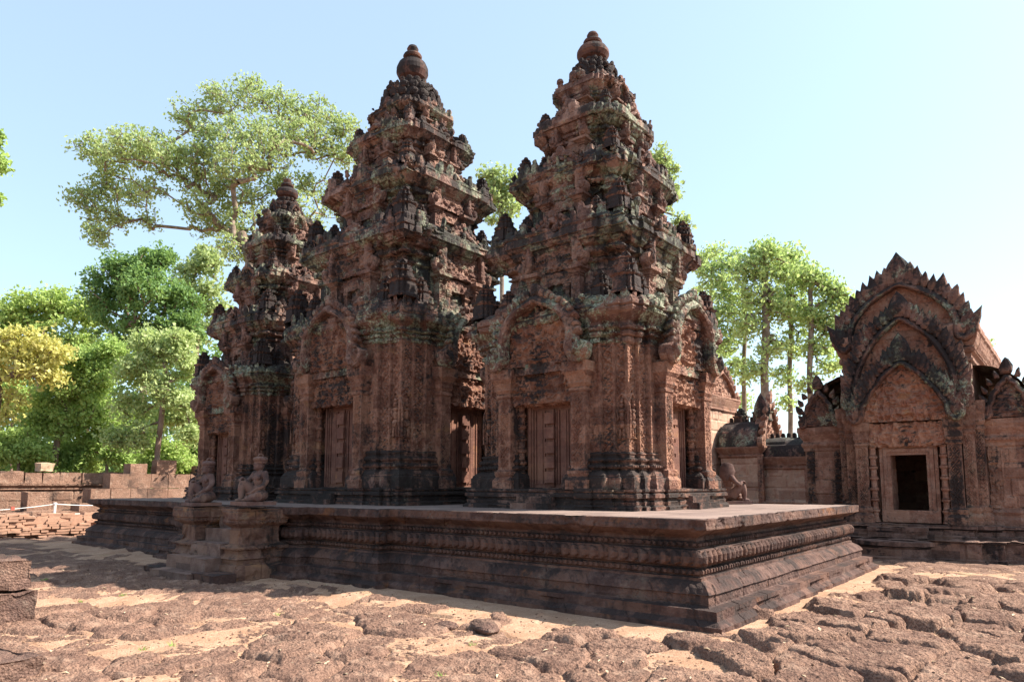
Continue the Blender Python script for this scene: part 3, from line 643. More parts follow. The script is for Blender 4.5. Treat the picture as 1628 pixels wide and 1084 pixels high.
        nm = m.data('niche', M_TIERN, seed=k['s'] + ti + 9, cv=.017, er=.002, bl=.010, chip=.03, sc=11, sym=True)
        for r in range(4): kids.append(('niche', nm, (0, 0, 0), r * math.pi / 2))
        # antefixes on the ledge below: corners and beside the niches
        m = MB(); aw = k['aw'] * (tw / k['tiers'][0][0]) ** .8; antefix(m, aw, aw * 1.75); am = m.data('antefix', M_TOP, seed=ti, cv=.008, er=.008, bl=.012, chip=.03, sc=15)
        cc = tw + ((k['tiers'][ti - 1][1] if ti else k['w'] + .22) - tw) * .60
        for r in range(4):
            a = r * math.pi / 2; c, s_ = math.cos(a), math.sin(a)
            for x, y in ((-cc, -cc),) + (((-tw * .86, -tw - .27), (tw * .86, -tw - .27)) if ti < 3 else ()):
                kids.append(('antefix', am, (x * c - y * s_, x * s_ + y * c, z0), a, .72 if x != -cc else 1.))
        out.append(('roof_tier', me, [None], kids))
    # crown of petals and the vase
    cw, z0, z1 = k['crown']; m = MB(); H = z1 - z0
    pr = [(cw * .9, z0 - .05), (cw * 1.0, z0 + .05 * H), (cw * 1.0, z0 + .28 * H), (cw * .92, z0 + .48 * H), (cw * .76, z0 + .66 * H), (cw * .56, z0 + .82 * H), (cw * .5, z0 + .9 * H), (cw * .44, z0 + H), (0, z0 + H + .01)]
    lathe(m, pr, 40, .03, 1.)
    for q, rr, lh, n in ((.0, 1.02, .26, 20), (.26, 1.0, .22, 18), (.50, .90, .20, 18), (.80, .56, .18, 14)):
        many(m, *BUD, [T(math.sin(a) * cw * rr, -math.cos(a) * cw * rr, z0 + q * H, rz=a, rx=.18, sc=(cw * rr * 2.9 / n, .05, lh * H * .85)) for a in (2 * math.pi * j / n for j in range(n))], 1.)
    for a in range(4): pediment(mt := MB(), cw * .42, z0 - .04, H * .62, cw * .92, .07, 'round', True, .06, .06, .03, back=.2); m.merge(mt, T(rz=a * math.pi / 2))
    out.append(('crown', m.data('crown', M_TOP, seed=k['s'], cv=.012, er=.014, bl=.008, chip=.03), [None], []))
    r, z0, z1, z2 = k['vase']; m = MB(); H = z1 - z0
    top_ = z2 - z1
    lathe(m, [(0, z0 - .03), (r * .62, z0 - .03), (r * .60, z0 + .04 * H), (r * .84, z0 + .14 * H), (r, z0 + .40 * H), (r * .99, z0 + .62 * H), (r * .86, z0 + .86 * H), (r * .60, z0 + .98 * H), (r * .46, z1 + .02 * top_), (r * .46, z1 + .14 * top_), (r * .56, z1 + .18 * top_), (r * .60, z1 + .30 * top_), (r * .54, z1 + .40 * top_), (r * .32, z1 + .44 * top_), (r * .30, z1 + .54 * top_), (r * .32, z1 + .58 * top_), (r * .37, z1 + .74 * top_), (r * .28, z1 + .90 * top_), (0, z2)], 28, .025, .3)
    out.append(('finial', m.data('finial', M_VASE if k['s'] else M_VASE, cv=.003, er=.008, bl=0), [None], []))
    return out
M_TIERN = sandstone('sandstone_niche', mott=.45, red=(.135, .064, .048), pink=(.27, .155, .12), black=.44, green=.22, ochr=.06, carved=.8)
M_BODYG = sandstone('sandstone_pediment', pink=(.29, .17, .13), black=.48, green=.38, ochr=.08)
def place_tower(spec, label, loc, rz=0):
    t = thing('shrine_tower', label, 'temple tower', loc, rz, 'sandstone towers on the terrace')
    for nm, me, places, kids in spec:
        for p in places:
            o = link(nm, me, t); o.rotation_euler.z = (p or 0) * math.pi / 2
            for kd in kids:
                c = link(kd[0], kd[1], o)
                if len(kd) > 2: c.location = kd[2]; c.rotation_euler.z = kd[3]
                if len(kd) > 4: c.scale = (kd[4],) * 3
    return t
SIDE = dict(w=1.40, dh=1.4, z=(.30, .85, 2.50, 2.95, 3.22), door=(1.66, 2.12, 2.22, 3.28), s=1, aw=.37,
            tiers=[(1.08, 1.38, 3.22, 4.20, 4.66), (.83, 1.10, 4.66, 5.46, 5.86), (.59, .81, 5.86, 6.52, 6.85), (.37, .55, 6.85, 7.32, 7.58)], crown=(.40, 7.60, 8.20), vase=(.30, 8.20, 8.49, 8.80))
MID = dict(w=1.72, dh=1.7, z=(.30, 1.0, 3.08, 3.46, 3.88), door=(1.95, 2.5, 2.62, 3.85), s=5, aw=.44,
           tiers=[(1.36, 1.70, 3.88, 5.10, 5.60), (1.09, 1.41, 5.60, 6.52, 6.95), (.78, 1.05, 6.95, 7.74, 8.14), (.50, .72, 8.14, 8.60, 8.84)], crown=(.66, 8.80, 9.66), vase=(.37, 9.70, 10.20, 10.62))
sp_side = tower_meshes(SIDE)
place_tower(sp_side, 'nearer smaller red sandstone tower at the right, its dark onion finial highest in the picture', (10.4, 6.46, PZ))
place_tower(sp_side, 'farthest and smallest looking red tower, half hidden behind the central tower at the left', (10.4, 16.4, PZ))
sp_mid = tower_meshes(MID)
place_tower(sp_mid, 'largest central sandstone tower with broad rounded top and red vase, behind the stair guardians', (10.4, 11.4, PZ))
# ================================================================== LIBRARY (faces the terrace; local -Y = world -u)
def rot_front(u, v, z=0): return dict(loc=(u, v, z), rz=-math.pi / 2)
def rect(x0, x1, y0, y1): return [(x0, y0), (x1, y0), (x1, y1), (x0, y1)]
def vault(mb, x0, x1, y0, y1, z0, h, along='y', res=.06, amp=1., half=0):
    "ogival half barrel over the rectangle; ridge along y or x; half: +1/-1 gives a half vault leaning inwards"
    n = 26; a = np.linspace(0, np.pi, n)
    cx, sx = -np.cos(a), np.sin(a) ** .8
    if half: a = np.linspace(0, np.pi / 2, n); cx = (np.sin(a) * -1 + .0) * 1.0; sx = np.cos(a); cx = (1 - 2 * np.cos(np.pi / 2 - a)); sx = np.cos(a); 
    L = np.linspace(0, 1, max(2, int((y1 - y0 if along == 'y' else x1 - x0) / res)))
    if along == 'y':
        X = (x0 + x1) / 2 + (x1 - x0) / 2 * cx * (half if half else 1) * (-1 if half else 1); V = np.stack([np.repeat(X[:, None], len(L), 1), np.repeat((y0 + (y1 - y0) * L)[None], n, 0), np.repeat((z0 + h * sx)[:, None], len(L), 1)], -1)
    else:
        Y = (y0 + y1) / 2 + (y1 - y0) / 2 * cx; V = np.stack([np.repeat((x0 + (x1 - x0) * L)[None], n, 0), np.repeat(Y[:, None], len(L), 1), np.repeat((z0 + h * sx)[:, None], len(L), 1)], -1)
    mb.add(V.reshape(-1, 3), grid_faces(n, len(L)), amp)
lib = thing('library_building', 'sandstone building at the right with an open dark doorway and three nested flame-edged gables', 'shrine building', (17.0, 2.72, 0), -math.pi / 2)
KW = dict(cv=.010, er=.012, bl=.010, jt=.010)
def redent(x, y0, y1, st):   # rectangle whose front side steps forward towards the middle
    pts = [(-x, y0)]; d = 0
    for t_, e in st: pts += [(-t_, y0 - d), (-t_, y0 - e)]; d = e
    return pts + [(-a, b) for a, b in reversed(pts)] + [(x, y1), (-x, y1)]
m = MB(); sweep(m, redent(2.66, -.42, 5.6, ((2.25, .16), (1.95, .32), (1.62, .48), (1.28, .66))), [(.03, -.2), (.03, .06), (0, .08), (-.01, .36), (.03, .38), (.03, .41), (-.6, .412)], .04, .9)
m.build('lower_plinth', M_LIBB, lib, cv=.003, er=.02, bl=.02, jt=.02, jb=(.5, .45), chip=.03)
m = MB(); sweep(m, redent(2.42, -.02, 5.4, ((2.1, .14), (1.75, .26), (1.4, .40), (1.12, .52))), [(.05, .38), (.05, .46), (0, .48), (0, .58), (.05, .61), (.05, .68), (-.5, .685)], .03, .9)
m.build('upper_plinth', M_LIBB, lib, cv=.003, er=.016, bl=.012, jt=.012, jb=(.42, .3), chip=.02)
m = MB(); lathe(m, [(0, -.1), (.60, -.1), (.60, .05), (.55, .08), (.55, .26), (.60, .28), (.60, .36), (.52, .39), (0, .395)], 26, .04, .8, T(-.22, -.95, 0, sc=(1.25, .8, 1)))
box(m, -.75, .35, -.82, -.5, .40, .62, .04, .8)
m.build('moonstone_step', M_LIBB, lib, cv=.003, er=.02, bl=.015, jt=.012, chip=.03)
# walls of the nave round the doorway
m = MB(); zt_ = 4.40
box(m, -1.22, -.34, 0, .35, .68, zt_, .035, .8); box(m, .34, 1.22, 0, .35, .68, zt_, .035, .8); box(m, -.34, .34, 0.001, .35, 2.13, zt_, .035, .8)
box(m, -1.22, -.98, .35, 5.2, .68, zt_, .045, .8); box(m, .98, 1.22, .35, 5.2, .68, zt_, .045, .8); box(m, -.98, .98, 3.6, 3.9, .68, zt_, .06, .8); box(m, -.98, .98, .2, 5.2, .55, .70, .2, .5)
m.build('nave_wall', M_LIB, lib, cv=.006, er=.008, bl=.008, jt=.012)
m = MB(); sweep(m, redent(1.22, 0, 5.2, ((1.0, .04),)), [(.0, 4.02), (.04, 4.05), (.04, 4.10), (.01, 4.12), (.01, 4.2), (.07, 4.24), (.08, 4.32), (.05, 4.36), (.10, 4.44), (.16, 4.62), (.19, 4.66), (.19, 4.80), (.12, 4.84), (-.1, 4.98)], .035, .8)
beads(m, redent(1.22, 0, 5.2, ((1.0, .04),)), .075, 4.28, .09, .035, .025, .03)
m.build('nave_cornice', M_LIB, lib, cv=.006, er=.014, bl=.01, chip=.02)
m = MB(); vault(m, -1.2, 1.2, .15, 5.1, 4.88, 1.0); m.build('nave_roof', M_TIER, lib, cv=.004, er=.02, bl=.02, jt=.02)
for s in (-1, 1):
    m = MB(); sweep(m, rect(*sorted((s * 1.21, s * 2.18)), .12, 5.0), [(.12, .66), (.12, .80), (.06, .88), (.09, .94), (.02, 1.0), (.0, 1.04), (0, 2.42), (-.3, 2.43)], .035, .9)
    m.build('aisle_wall', M_LIB, lib, cv=.004, er=.010, bl=.008, jt=.012, jb=(.40, .30))
    m = MB(); sweep(m, rect(*sorted((s * 1.21, s * 2.18)), .12, 5.0), [(0, 2.26), (.03, 2.28), (.03, 2.34), (.06, 2.38), (.075, 2.44), (.04, 2.48), (.04, 2.52), (.10, 2.62), (.14, 2.72), (.14, 2.82), (.0, 2.86)], .03, .8)
    beads(m, rect(*sorted((s * 1.21, s * 2.18)), .12, 5.0), .07, 2.41, .07, .028, .02, .026)
    m.build('aisle_cornice', M_LIB, lib, cv=.004, er=.012, bl=.008)
    # half vault
    m = MB(); n = 16; a = np.linspace(0, np.pi / 2, n); L = np.linspace(.2, 5.0, 60)
    X = s * (1.20 + 1.06 * np.cos(a)); Z_ = 2.84 + 1.15 * np.sin(a)
    V = np.stack([np.repeat(X[:, None], 60, 1), np.repeat(L[None], n, 0), np.repeat(Z_[:, None], 60, 1)], -1); q = grid_faces(n, 60); m.add(V.reshape(-1, 3), q if s < 0 else q[:, ::-1], 1)
    box(m, *sorted((s * 1.21, s * 2.2)), .12, .22, 2.8, 3.2, .04)
    m.build('aisle_roof', M_LIBT, lib, cv=.004, er=.02, bl=.02, jt=.02)
    m = MB(); mm = MB(); pediment(mm, .42, 2.84, .80, .02, .09, 'ogee', False, y_in=.09, back=.3); flame_top(mm, .44, 2.84, .86, .03, .17, 6, .08, 'round', .1)
    m.merge(mm, T(s * 1.80, 0, 0))
    m.build('aisle_pediment', M_LIBT, lib, cv=.014, er=.012, bl=.01)
    # aisle front: carved strip, sunk panel, small base
    m = MB()
    for x, w_ in ((2.07, .16), (1.46, .14)): box(m, s * x - w_ / 2, s * x + w_ / 2, .085, .16, 1.02, 2.26, .022, 2.2)
    m.build('aisle_pilaster', M_LIBP, lib, cv=.012, er=.004, bl=.004, sc=11)
    m = MB(); box(m, s * 1.79 - .19, s * 1.79 + .19, .10, .14, 1.06, 2.2, .03, .5); m.build('blind_panel', M_LIB, lib, cv=.003, er=.012, bl=.012, jt=.014, jb=(.38, .33))
# stacked engaged pilasters beside the porch
for s in (-1, 1):
    for x, w_, y1, z1, mt in ((.86, .24, .40, 2.83, M_LIBP), (1.10, .20, .26, 3.1, M_LIBP), (1.28, .16, .13, 3.2, M_LIBP)):
        m = MB(); pilaster(m, s * x, w_, -.02, y1, .68, z1, .05); m.build('pilaster', mt, lib, cv=.020, er=.003, bl=.004, sc=10)
    m = MB(); colonette(m, s * .66, -.33, .07, .70, 2.30); m.build('colonette', M_LIB, lib, cv=.003, er=.004, bl=0)
m = MB(); doorframe(m, .335, .22, .95, 2.12, .19)
box(m, -.54, .54, -.30, .06, .70, .955, .04, .2); box(m, -.545, -.34, -.2, .02, .95, 2.3, .04, .2); box(m, .34, .545, -.2, .02, .95, 2.3, .04, .2); box(m, -.34, .34, -.2, .02, 2.13, 2.3, .04, .2)
m.build('door_frame', M_LIB, lib, cv=.001, er=.004, bl=0)
m = MB(); box(m, -.74, .74, -.34, .02, 2.305, 2.79, .022, 2.4); m.build('lintel', M_TYMP, lib, cv=.018, er=.004, bl=.004, sc=9, sym=True)
m = MB(); ty = MB(); pediment(m, 1.04, 2.83, 1.24, .40, .11, 'lib', False, y_in=.14, back=.4, tm=ty, res=.018); ty.build('tympanum', M_TYMP, lib, cv=.022, er=.002, bl=.003, sc=8.5, sym=True); flame_top(m, 1.06, 2.84, 1.28, .42, .30, 17, .13, 'lib', .14); m.build('porch_pediment', M_LIBG, lib, cv=.016, er=.012, bl=.008) if False else None
m.build('pediment', M_LIBT, lib, cv=.016, er=.012, bl=.01, seed=3)
m = MB(); ty = MB(); pediment(m, 1.18, 3.05, 2.0, .20, .12, 'bulge', False, y_in=.16, back=.3, tm=ty); ty.build('tympanum', M_TYMP, lib, cv=.008, er=.004, bl=.005, sc=6, jt=.012, jb=(.5, .42)); flame_top(m, 1.21, 3.05, 2.04, .24, .32, 19, .14, 'bulge', .15); m.build('pediment', M_LIBT, lib, cv=.016, er=.014, bl=.012, seed=5)
m = MB(); ty = MB(); pediment(m, 1.28, 4.50, 1.34, .05, .13, 'bulge', False, y_in=.16, back=.35, tm=ty); ty.build('tympanum', M_TYMP, lib, cv=.008, er=.004, bl=.005, sc=6, jt=.012, jb=(.5, .42)); flame_top(m, 1.32, 4.50, 1.38, .06, .36, 13, .15, 'bulge', .12)
for s in (-1, 1): many(m, *LEAF, [T(s * 1.20, -.1, 4.6, ry=s * (.5 - .3 * k), sc=(.13, .14, .62 - .1 * k)) for k in range(4)], 1.)
box(m, -1.2, 1.2, -.02, .3, 4.3, 4.75, .04)
m.build('pediment', M_LIBT, lib, cv=.016, er=.016, bl=.014, seed=7)

# ================================================================== GALLERY beyond (gate building and its stepped wings)
gal = thing('gallery_building', 'sunlit stone gallery with stepped vaulted roofs between the right tower and the gabled building', 'gallery', (21.5, 7.0, 0), -math.pi / 2)
def wing(x0, x1, ze, zc, zr, y0, y1, hg):
    m = MB(); sweep(m, rect(x0, x1, y0, y1), [(.14, .0), (.14, .75), (.05, .9), (.08, .95), (0, 1.05), (0, ze)], .05, .7); m.build('wall', M_LATP, gal, cv=.002, er=.012, bl=.014, jt=.018, jb=(.5, .36))
    m = MB(); sweep(m, rect(x0, x1, y0, y1), [(0, ze - .05), (.05, ze), (.05, ze + .05), (.02, ze + .07), (.12, ze + (zc - ze) * .7), (.15, zc - .04), (.15, zc), (0, zc + .02)], .04, .8); m.build('cornice', M_LIB, gal, cv=.004, er=.015, bl=.01)
    m = MB(); vault(m, x0, x1 - .1, y0 - .1, y1 + .1, zc, zr - zc, 'x'); m.build('roof', M_TIER, gal, cv=.003, er=.02, bl=.02, jt=.03, jb=(.55, .3))
    m = MB(); k = int((x1 - x0) / .17)
    many(m, *BUD, [T(x0 + .17 * (j + .5), (y0 + y1) / 2, zr - .04, sc=(.07, .06, .2)) for j in range(k)], .8); m.build('ridge_crest', M_TOP, gal, cv=.003, er=.01, bl=0)
    m = MB(); mm = MB(); hw = (y1 - y0) / 2 + .14; pediment(mm, hw, zc - .05, hg - zc, .0, .13, 'lib', False, .16, .11, .03, back=.25); flame_top(mm, hw, zc - .05, hg - zc + .05, .0, .2, 7, .13, 'lib', .12); m.merge(mm, T(x1 - .02, (y0 + y1) / 2, 0, rz=math.pi / 2)); m.build('gable', M_LIB, gal, cv=.014, er=.012, bl=.01)
M_LATP = sandstone('sandstone_gallery_wall', mott=.2, red=(.42, .23, .16), pink=(.50, .34, .25), black=.22, green=.05, ochr=.14, carved=.3)
wing(-3.6, -1.85, 3.9, 4.34, 5.0, -.8, 1.6, 5.2)
wing(-1.72, -.42, 2.36, 2.66, 3.50, -.15, 1.5, 4.05)
wing(-.42, .95, 1.97, 2.33, 2.93, 0.0, 1.35, 3.32)
for q_ in ((.80, .97, -.06, .10, .9, 2.0), (-.52, -.36, -.24, -.1, .9, 2.4)): m = MB(); box(m, *q_, .03, 1.5); m.build('corner_pilaster', M_LIB, gal, cv=.010, er=.006, bl=.004)
for q_ in ((.5, .62, -.62, .65, 3.5), (.4, .5, -1.3, .65, 3.45), None): m = MB(); (many(m, *LEAF, [T(-.50, .3, 3.6, sc=(.26, .12, .75))], .8) if q_ is None else antefix(m, q_[0], q_[1], T(*q_[2:]))); m.build('roof_finial', M_TIER, gal, cv=.01, er=.01, bl=.01)

# ================================================================== GUARDIAN STATUES (one continuous body each)
def remesh(o, vox):
    md = o.modifiers.new('remesh', 'REMESH'); md.mode = 'VOXEL'; md.voxel_size = vox; md.use_smooth_shade = True
    sm = o.modifiers.new('smooth', 'SMOOTH'); sm.factor = .5; sm.iterations = 2
def statue(label, loc, rz, lion=False):
    t = thing('guardian_statue', label, 'statue', loc, rz, 'kneeling guardian statues')
    m = MB(); box(m, -.27, .27, -.34, .17, 0, .06, .03, .5); m.build('slab', M_STAT, t, cv=.001, er=.004, bl=0)
    B = MB(); z0 = .05
    e = lambda c, r, rot=(0, 0, 0), d=(16, 11): ell(B, (c[0], c[1], c[2] + z0), r, d, 0, rot)
    tb = lambda p, r: tube(B, spline([(a, b, c + z0) for a, b, c in p], 5), np.interp(np.linspace(0, 1, (len(p) - 1) * 5 + 1), np.linspace(0, 1, len(r)), r), 12, 0)
    e((0, .02, .11), (.155, .125, .105)); e((0, .015, .23), (.105, .085, .11)); e((0, .01, .34), (.125, .088, .10)); e((0, .01, .42), (.135, .085, .075)); e((0, .01, .465), (.11, .06, .045))
    for s in (-1, 1): e((s * .06, -.055, .395), (.065, .035, .05)); e((s * .155, .01, .455), (.058, .055, .055))
    tb([(0, .01, .45), (0, 0, .55)], (.052, .045))
    # left leg folded flat, right knee raised
    tb([(.08, 0, .10), (.17, -.07, .10), (.24, -.15, .085)], (.10, .095, .075)); tb([(.24, -.15, .08), (.14, -.20, .065), (.02, -.22, .05)], (.07, .062, .04)); tb([(.03, -.22, .04), (-.05, -.25, .03)], (.035, .028))
    tb([(-.08, 0, .10), (-.15, -.08, .22), (-.21, -.16, .33)], (.10, .085, .065)); tb([(-.21, -.16, .33), (-.19, -.20, .20), (-.15, -.22, .055)], (.064, .060, .038)); tb([(-.15, -.21, .03), (-.17, -.31, .022)], (.038, .030))
    # arms, hands with fingers
    def hand(p, d, up, side):
        p, d, up = np.array(p), np.array(d, float), np.array(up, float); d /= np.linalg.norm(d); w_ = np.cross(d, up); w_ /= np.linalg.norm(w_)
        tb([tuple(p), tuple(p + d * .045)], (.028, .026))
        for i, (o_, L) in enumerate(((-.021, .036), (-.007, .044), (.007, .041), (.021, .032))):
            a = p + d * .045 + w_ * o_; tb([tuple(a), tuple(a + d * L * .55 - up * .004), tuple(a + d * L - up * .018)], (.0085, .008, .007))
        a = p + d * .012 - w_ * side * .024; tb([tuple(a), tuple(a + d * .03 - w_ * side * .02), tuple(a + d * .048 - w_ * side * .022 - up * .01)], (.010, .0095, .008))
    tb([(-.165, .01, .45), (-.235, -.03, .37), (-.275, -.10, .31)], (.050, .045, .036)); tb([(-.275, -.09, .31), (-.26, -.12, .35), (-.235, -.15, .385)], (.037, .033, .025)); hand((-.235, -.155, .39), (.05, -1, -.45), (0, -.2, 1), -1)
    tb([(.165, .01, .45), (.225, .0, .34), (.235, -.06, .25)], (.050, .045, .036)); tb([(.235, -.05, .26), (.17, -.13, .20), (.10, -.19, .145)], (.040, .035, .026)); hand((.10, -.19, .145), (-1, -.45, -.35), (0, .2, 1), 1)
    # head
    hz = .60
    e((0, -.005, hz), (.076, .084, .095)); e((0, -.035, hz - .035), (.058, .055, .055)); e((0, -.092, hz - .008), (.016, .020, .028)); e((0, -.086, hz - .045), (.030, .014, .010)); e((0, -.08, hz - .068), (.025, .02, .016))
    for s in (-1, 1):
        e((s * .026, -.07, hz + .014), (.016, .012, .009)); e((s * .026, -.072, hz + .034), (.024, .012, .007)); e((s * .069, .0, hz + .005), (.012, .022, .035)); e((s * .07, -.002, hz - .035), (.010, .013, .022))
    if lion:
        e((0, -.07, hz - .025), (.04, .05, .035))
    B.build('body', M_STAT, t, cv=0, er=.0, bl=0); remesh(bpy.data.objects[t.children[-1].name] if False else [c for c in t.children if c.name.startswith('body')][0], .0085)
    # head-dress
    m = MB(); M0 = T(0, .01, hz + z0 + .035)
    if lion:
        pr = [(0, .125)]
        for k in range(15):
            q = (k + .5) / 15; r_ = .145 * max(.05, 1 - abs((q - .48) / .56) ** 2.4) ** .5; z_ = .12 - .36 * q; pr += [(r_ * .93, z_ + .010), (r_, z_ + .004), (r_, z_ - .006), (r_ * .93, z_ - .011)]
        lathe(m, pr + [(0, -.25)], 22, .03, 0, T(0, .045, hz + z0 + .02, rx=.12))
    else:
        lathe(m, [(0, -.015), (.09, -.015), (.096, .0), (.094, .018), (.104, .026), (.116, .05), (.114, .072), (.09, .092), (.045, .102), (0, .104)], 22, .012, .3, M0, .06, 22)
        a = np.linspace(-.4, np.pi + .4, 12); tube(m, np.stack([0 * a, np.cos(a) * .038, .112 + np.sin(a) * .032], 1), .012, 8, 0, M0)
    m.build('hair', M_STAT, t, cv=.0, er=.002, bl=0, smooth=True)
    return t
statue('dark stone kneeling guardian on the left block of the stair, cap and raised knee', (6.22, 11.98, 1.125), -math.pi / 2 - .15)
statue('dark stone kneeling guardian on a slab over the broken right block of the stair', (6.25, 10.36, 1.165), -math.pi / 2 - .05)
statue('reddish kneeling guardian with ribbed mane seen from behind beside the right tower', (13.35, 5.28, 1.12), .75, True)

# ================================================================== ENCLOSURE WALL, blocks, rubble
ew = thing('enclosure_wall', 'long laterite wall with moulded coping behind the left end of the terrace', 'wall', (4.0, 27.6, 0))
m = MB(); box(m, -8, 7.2, 0, .6, 0, 1.32, .05, .8); m.build('wall_body', M_LATW, ew, cv=.004, er=.02, bl=.02, jt=.025, jb=(.62, .33))
m = MB(); sweep(m, rect(-8, 7.2, 0, .6), [(0, 1.30), (.06, 1.33), (.02, 1.38), (.12, 1.46), (.13, 1.52), (-.1, 1.525)], .05, .8); m.build('coping_moulding', M_LATW, ew, cv=.004, er=.02, bl=.01, jt=.02)
rnd = random.Random(11)
m = MB(); x = -8
while x < 7.0: w_ = rnd.uniform(.42, .78); box(m, x, x + w_ - .015, .02, .56, 1.53, 1.53 + rnd.uniform(.36, .42), .05, 1., None, .05); x += w_
m.build('coping_stones', M_LATW, ew, cv=.004, er=.03, bl=.0, chip=.03)
ew2 = thing('block_wall', 'ruined stretch of wall of large squared red laterite blocks behind the terrace', 'wall', (9.6, 26.0, 0))
for (z0_, z1_, xs, d0) in ((0, .45, 0.0, -.25), (.45, .88, -.5, -.2), (.88, 1.36, -.15, -.12), (1.36, 1.88, .35, 0)):
    x = xs + rnd.uniform(-.1, .1)
    while x < 5.6:
        w_ = rnd.uniform(.55, .85); m = MB(); box(m, x, x + w_ - .015, d0 + rnd.uniform(-.02, .02), .6, z0_, z1_ - .01, .05, .8); m.build('block', M_LATW, ew2, cv=.004, er=.018, bl=.0, seed=int(x * 10)); x += w_
def blk(label, loc, s, rz=0, mat=None, er=.03, name='laterite_block', group=None, seed=0, res=.05, chip=.03):
    m = MB(); box(m, -s[0] / 2, s[0] / 2, -s[1] / 2, s[1] / 2, 0, s[2], res, 1.); o = m.build(name, mat or M_LATW, None, cv=.006, er=er, bl=0, seed=seed, chip=chip)
    o.location = loc; o.rotation_euler.z = rz; return tag(o, label, 'stone block', group)
blk('smaller squared laterite block on the wall, left of the tall one', (10.95, 26.3, 1.87), (.58, .5, .36), .05, seed=1)
blk('tallest squared laterite block standing on the block wall', (11.95, 26.3, 1.87), (.70, .55, .52), -.03, seed=2)
blk('laterite block on the wall end nearest the left guardian statue, on its own', (13.35, 26.3, 1.87), (.55, .5, .34), .1, seed=3)
blk('broken laterite lump beside the wall end, touching the statue in view', (13.95, 26.2, 1.87), (.42, .5, .40), -.1, seed=4, er=.06)
blk('squared block against the foot of the moulded wall, left of the rubble slope', (8.0, 26.6, .0), (.62, .6, 1.25), .0, seed=5)
m = MB(); box(m, 0, 9, 0, 1.6, 0, .62, .05, 1.); o = m.build('wall_footing', M_LATW, None, cv=.01, er=.05, bl=.03, jt=.03, jb=(.6, .3), seed=2); o.location = (3.5, 25.6, 0); tag(o, 'low stepped laterite footing in front of the moulded wall', 'footing')
# heap of old bricks
def brickbank():
    R = random.Random(4); m = MB()
    box(m, 0, 11, .45, 2.0, -.1, .55, .08, 1.)
    for row in range(9):
        z = .075 * row; y = .0 + row * .055; x = -.2
        while x < 11:
            w_ = R.uniform(.16, .34); g_ = R.uniform(0, .03)
            if R.random() > .10 + row * .015:
                dy = R.uniform(-.09, .06); M_ = T(x + w_ / 2, y + .22 + dy, z + R.uniform(-.01, .012), rz=R.uniform(-.12, .12), ry=R.uniform(-.05, .05)); box(m, -w_ / 2, w_ / 2, -.14, .3, 0, .066, .11, 1., M_)
            x += w_ + g_
    return m
o = brickbank().build('brick_ruin', plain('old_brick', (.38, .22, .15), .95), None, cv=.006, er=.03, bl=0); o.location = (2.2, 23.0, 0); o.rotation_euler.z = -.10
tag(o, 'crumbling bank of thin eroded red bricks beyond the left end of the terrace', 'ruin')
# visitor rope
rp = thing('rope_barrier', 'short white post with slack white ropes in front of the ruined brick bank', 'barrier', (7.55, 23.4, .60))
M_WH = plain('white_paint', (.75, .73, .70), .5)
m = MB(); lathe(m, [(0, 0), (.035, 0), (.035, .30), (.05, .31), (.05, .36), (0, .37)], 10, .1, 0); box(m, -.07, .07, -.07, .07, -.02, .015, .1, 0); m.build('post', M_WH, rp, cv=0, er=0, bl=0)
m = MB()
def rope(a, b, sag): q = np.linspace(0, 1, 14)[:, None]; a, b = np.array(a), np.array(b); return a + (b - a) * q - np.array([0, 0, sag]) * (4 * q * (1 - q))
tube(m, rope((0, 0, .32), (-3.2, .3, .22), .10), .012, 6, 0); tube(m, rope((0, 0, .32), (2.6, .6, .27), .05), .012, 6, 0); tube(m, rope((.35, .2, .02), (2.6, .6, .04), .03), .012, 6, 0)
m.build('rope', M_WH, rp, cv=0, er=0, bl=0)
m = MB(); box(m, -1.06, -.98, .07, .15, .17, .27, .1, 0); m.build('rope_tag', plain('red_tag', (.42, .10, .07), .6), rp, cv=0, er=0, bl=0)
o = blk('pale weathered rock perched on the coping of the long wall', (8.6, 27.9, 1.93), (.5, .35, .30), .3, plain('pale_rock', (.40, .28, .19), .95), .09, 'pale_rock', seed=6)
o = blk('pointed brown stone standing on the long wall at the far left', (7.0, 28.5, 1.3), (.55, .5, 1.15), .3, M_LATW, .05, 'pointed_stone', seed=8)
for v_ in o.data.vertices: q = max(0, min(1, v_.co.z / 1.15)); v_.co.x *= 1 - q * .92; v_.co.y *= 1 - q * .92
# foreground blocks at the left edge and a few loose stones
blk('upper of the two big stacked laterite blocks at the left edge of the foreground', (2.19, 9.54, .34), (1.12, .9, .33), .08, M_LAT, .07, seed=9, res=.025)
blk('lower of the two big stacked laterite blocks at the left edge of the foreground', (2.21, 9.52, -.12), (1.15, .98, .45), .05, M_LAT, .07, seed=10, res=.025)
blk('low sunken laterite block in the bottom left corner', (1.55, 6.75, -.10), (.95, .8, .27), .10, M_LAT, .08, seed=12, res=.025)
rnd = random.Random(21)
def looserock(loc, s, seed, label=None):
    m = MB(); ell(m, (0, 0, 0), s, (20, 13), 1.); o = m.build('loose_stone', M_LAT, None, cv=.012, er=.035 * min(1, s[0] * 6), bl=0, seed=seed, sc=14); o.location = loc; o.rotation_euler.z = seed
    return tag(o, label or 'small loose laterite lump lying on the sand beside the terrace', 'stone', 'loose laterite stones by the terrace')
looserock((5.55, 4.85, .04), (.32, .14, .06), 1, 'long low laterite lump on the sand before the middle of the terrace')
looserock((5.36, 5.22, .03), (.15, .11, .05), 2, 'rounded laterite lump touching the long low lump on the sand')

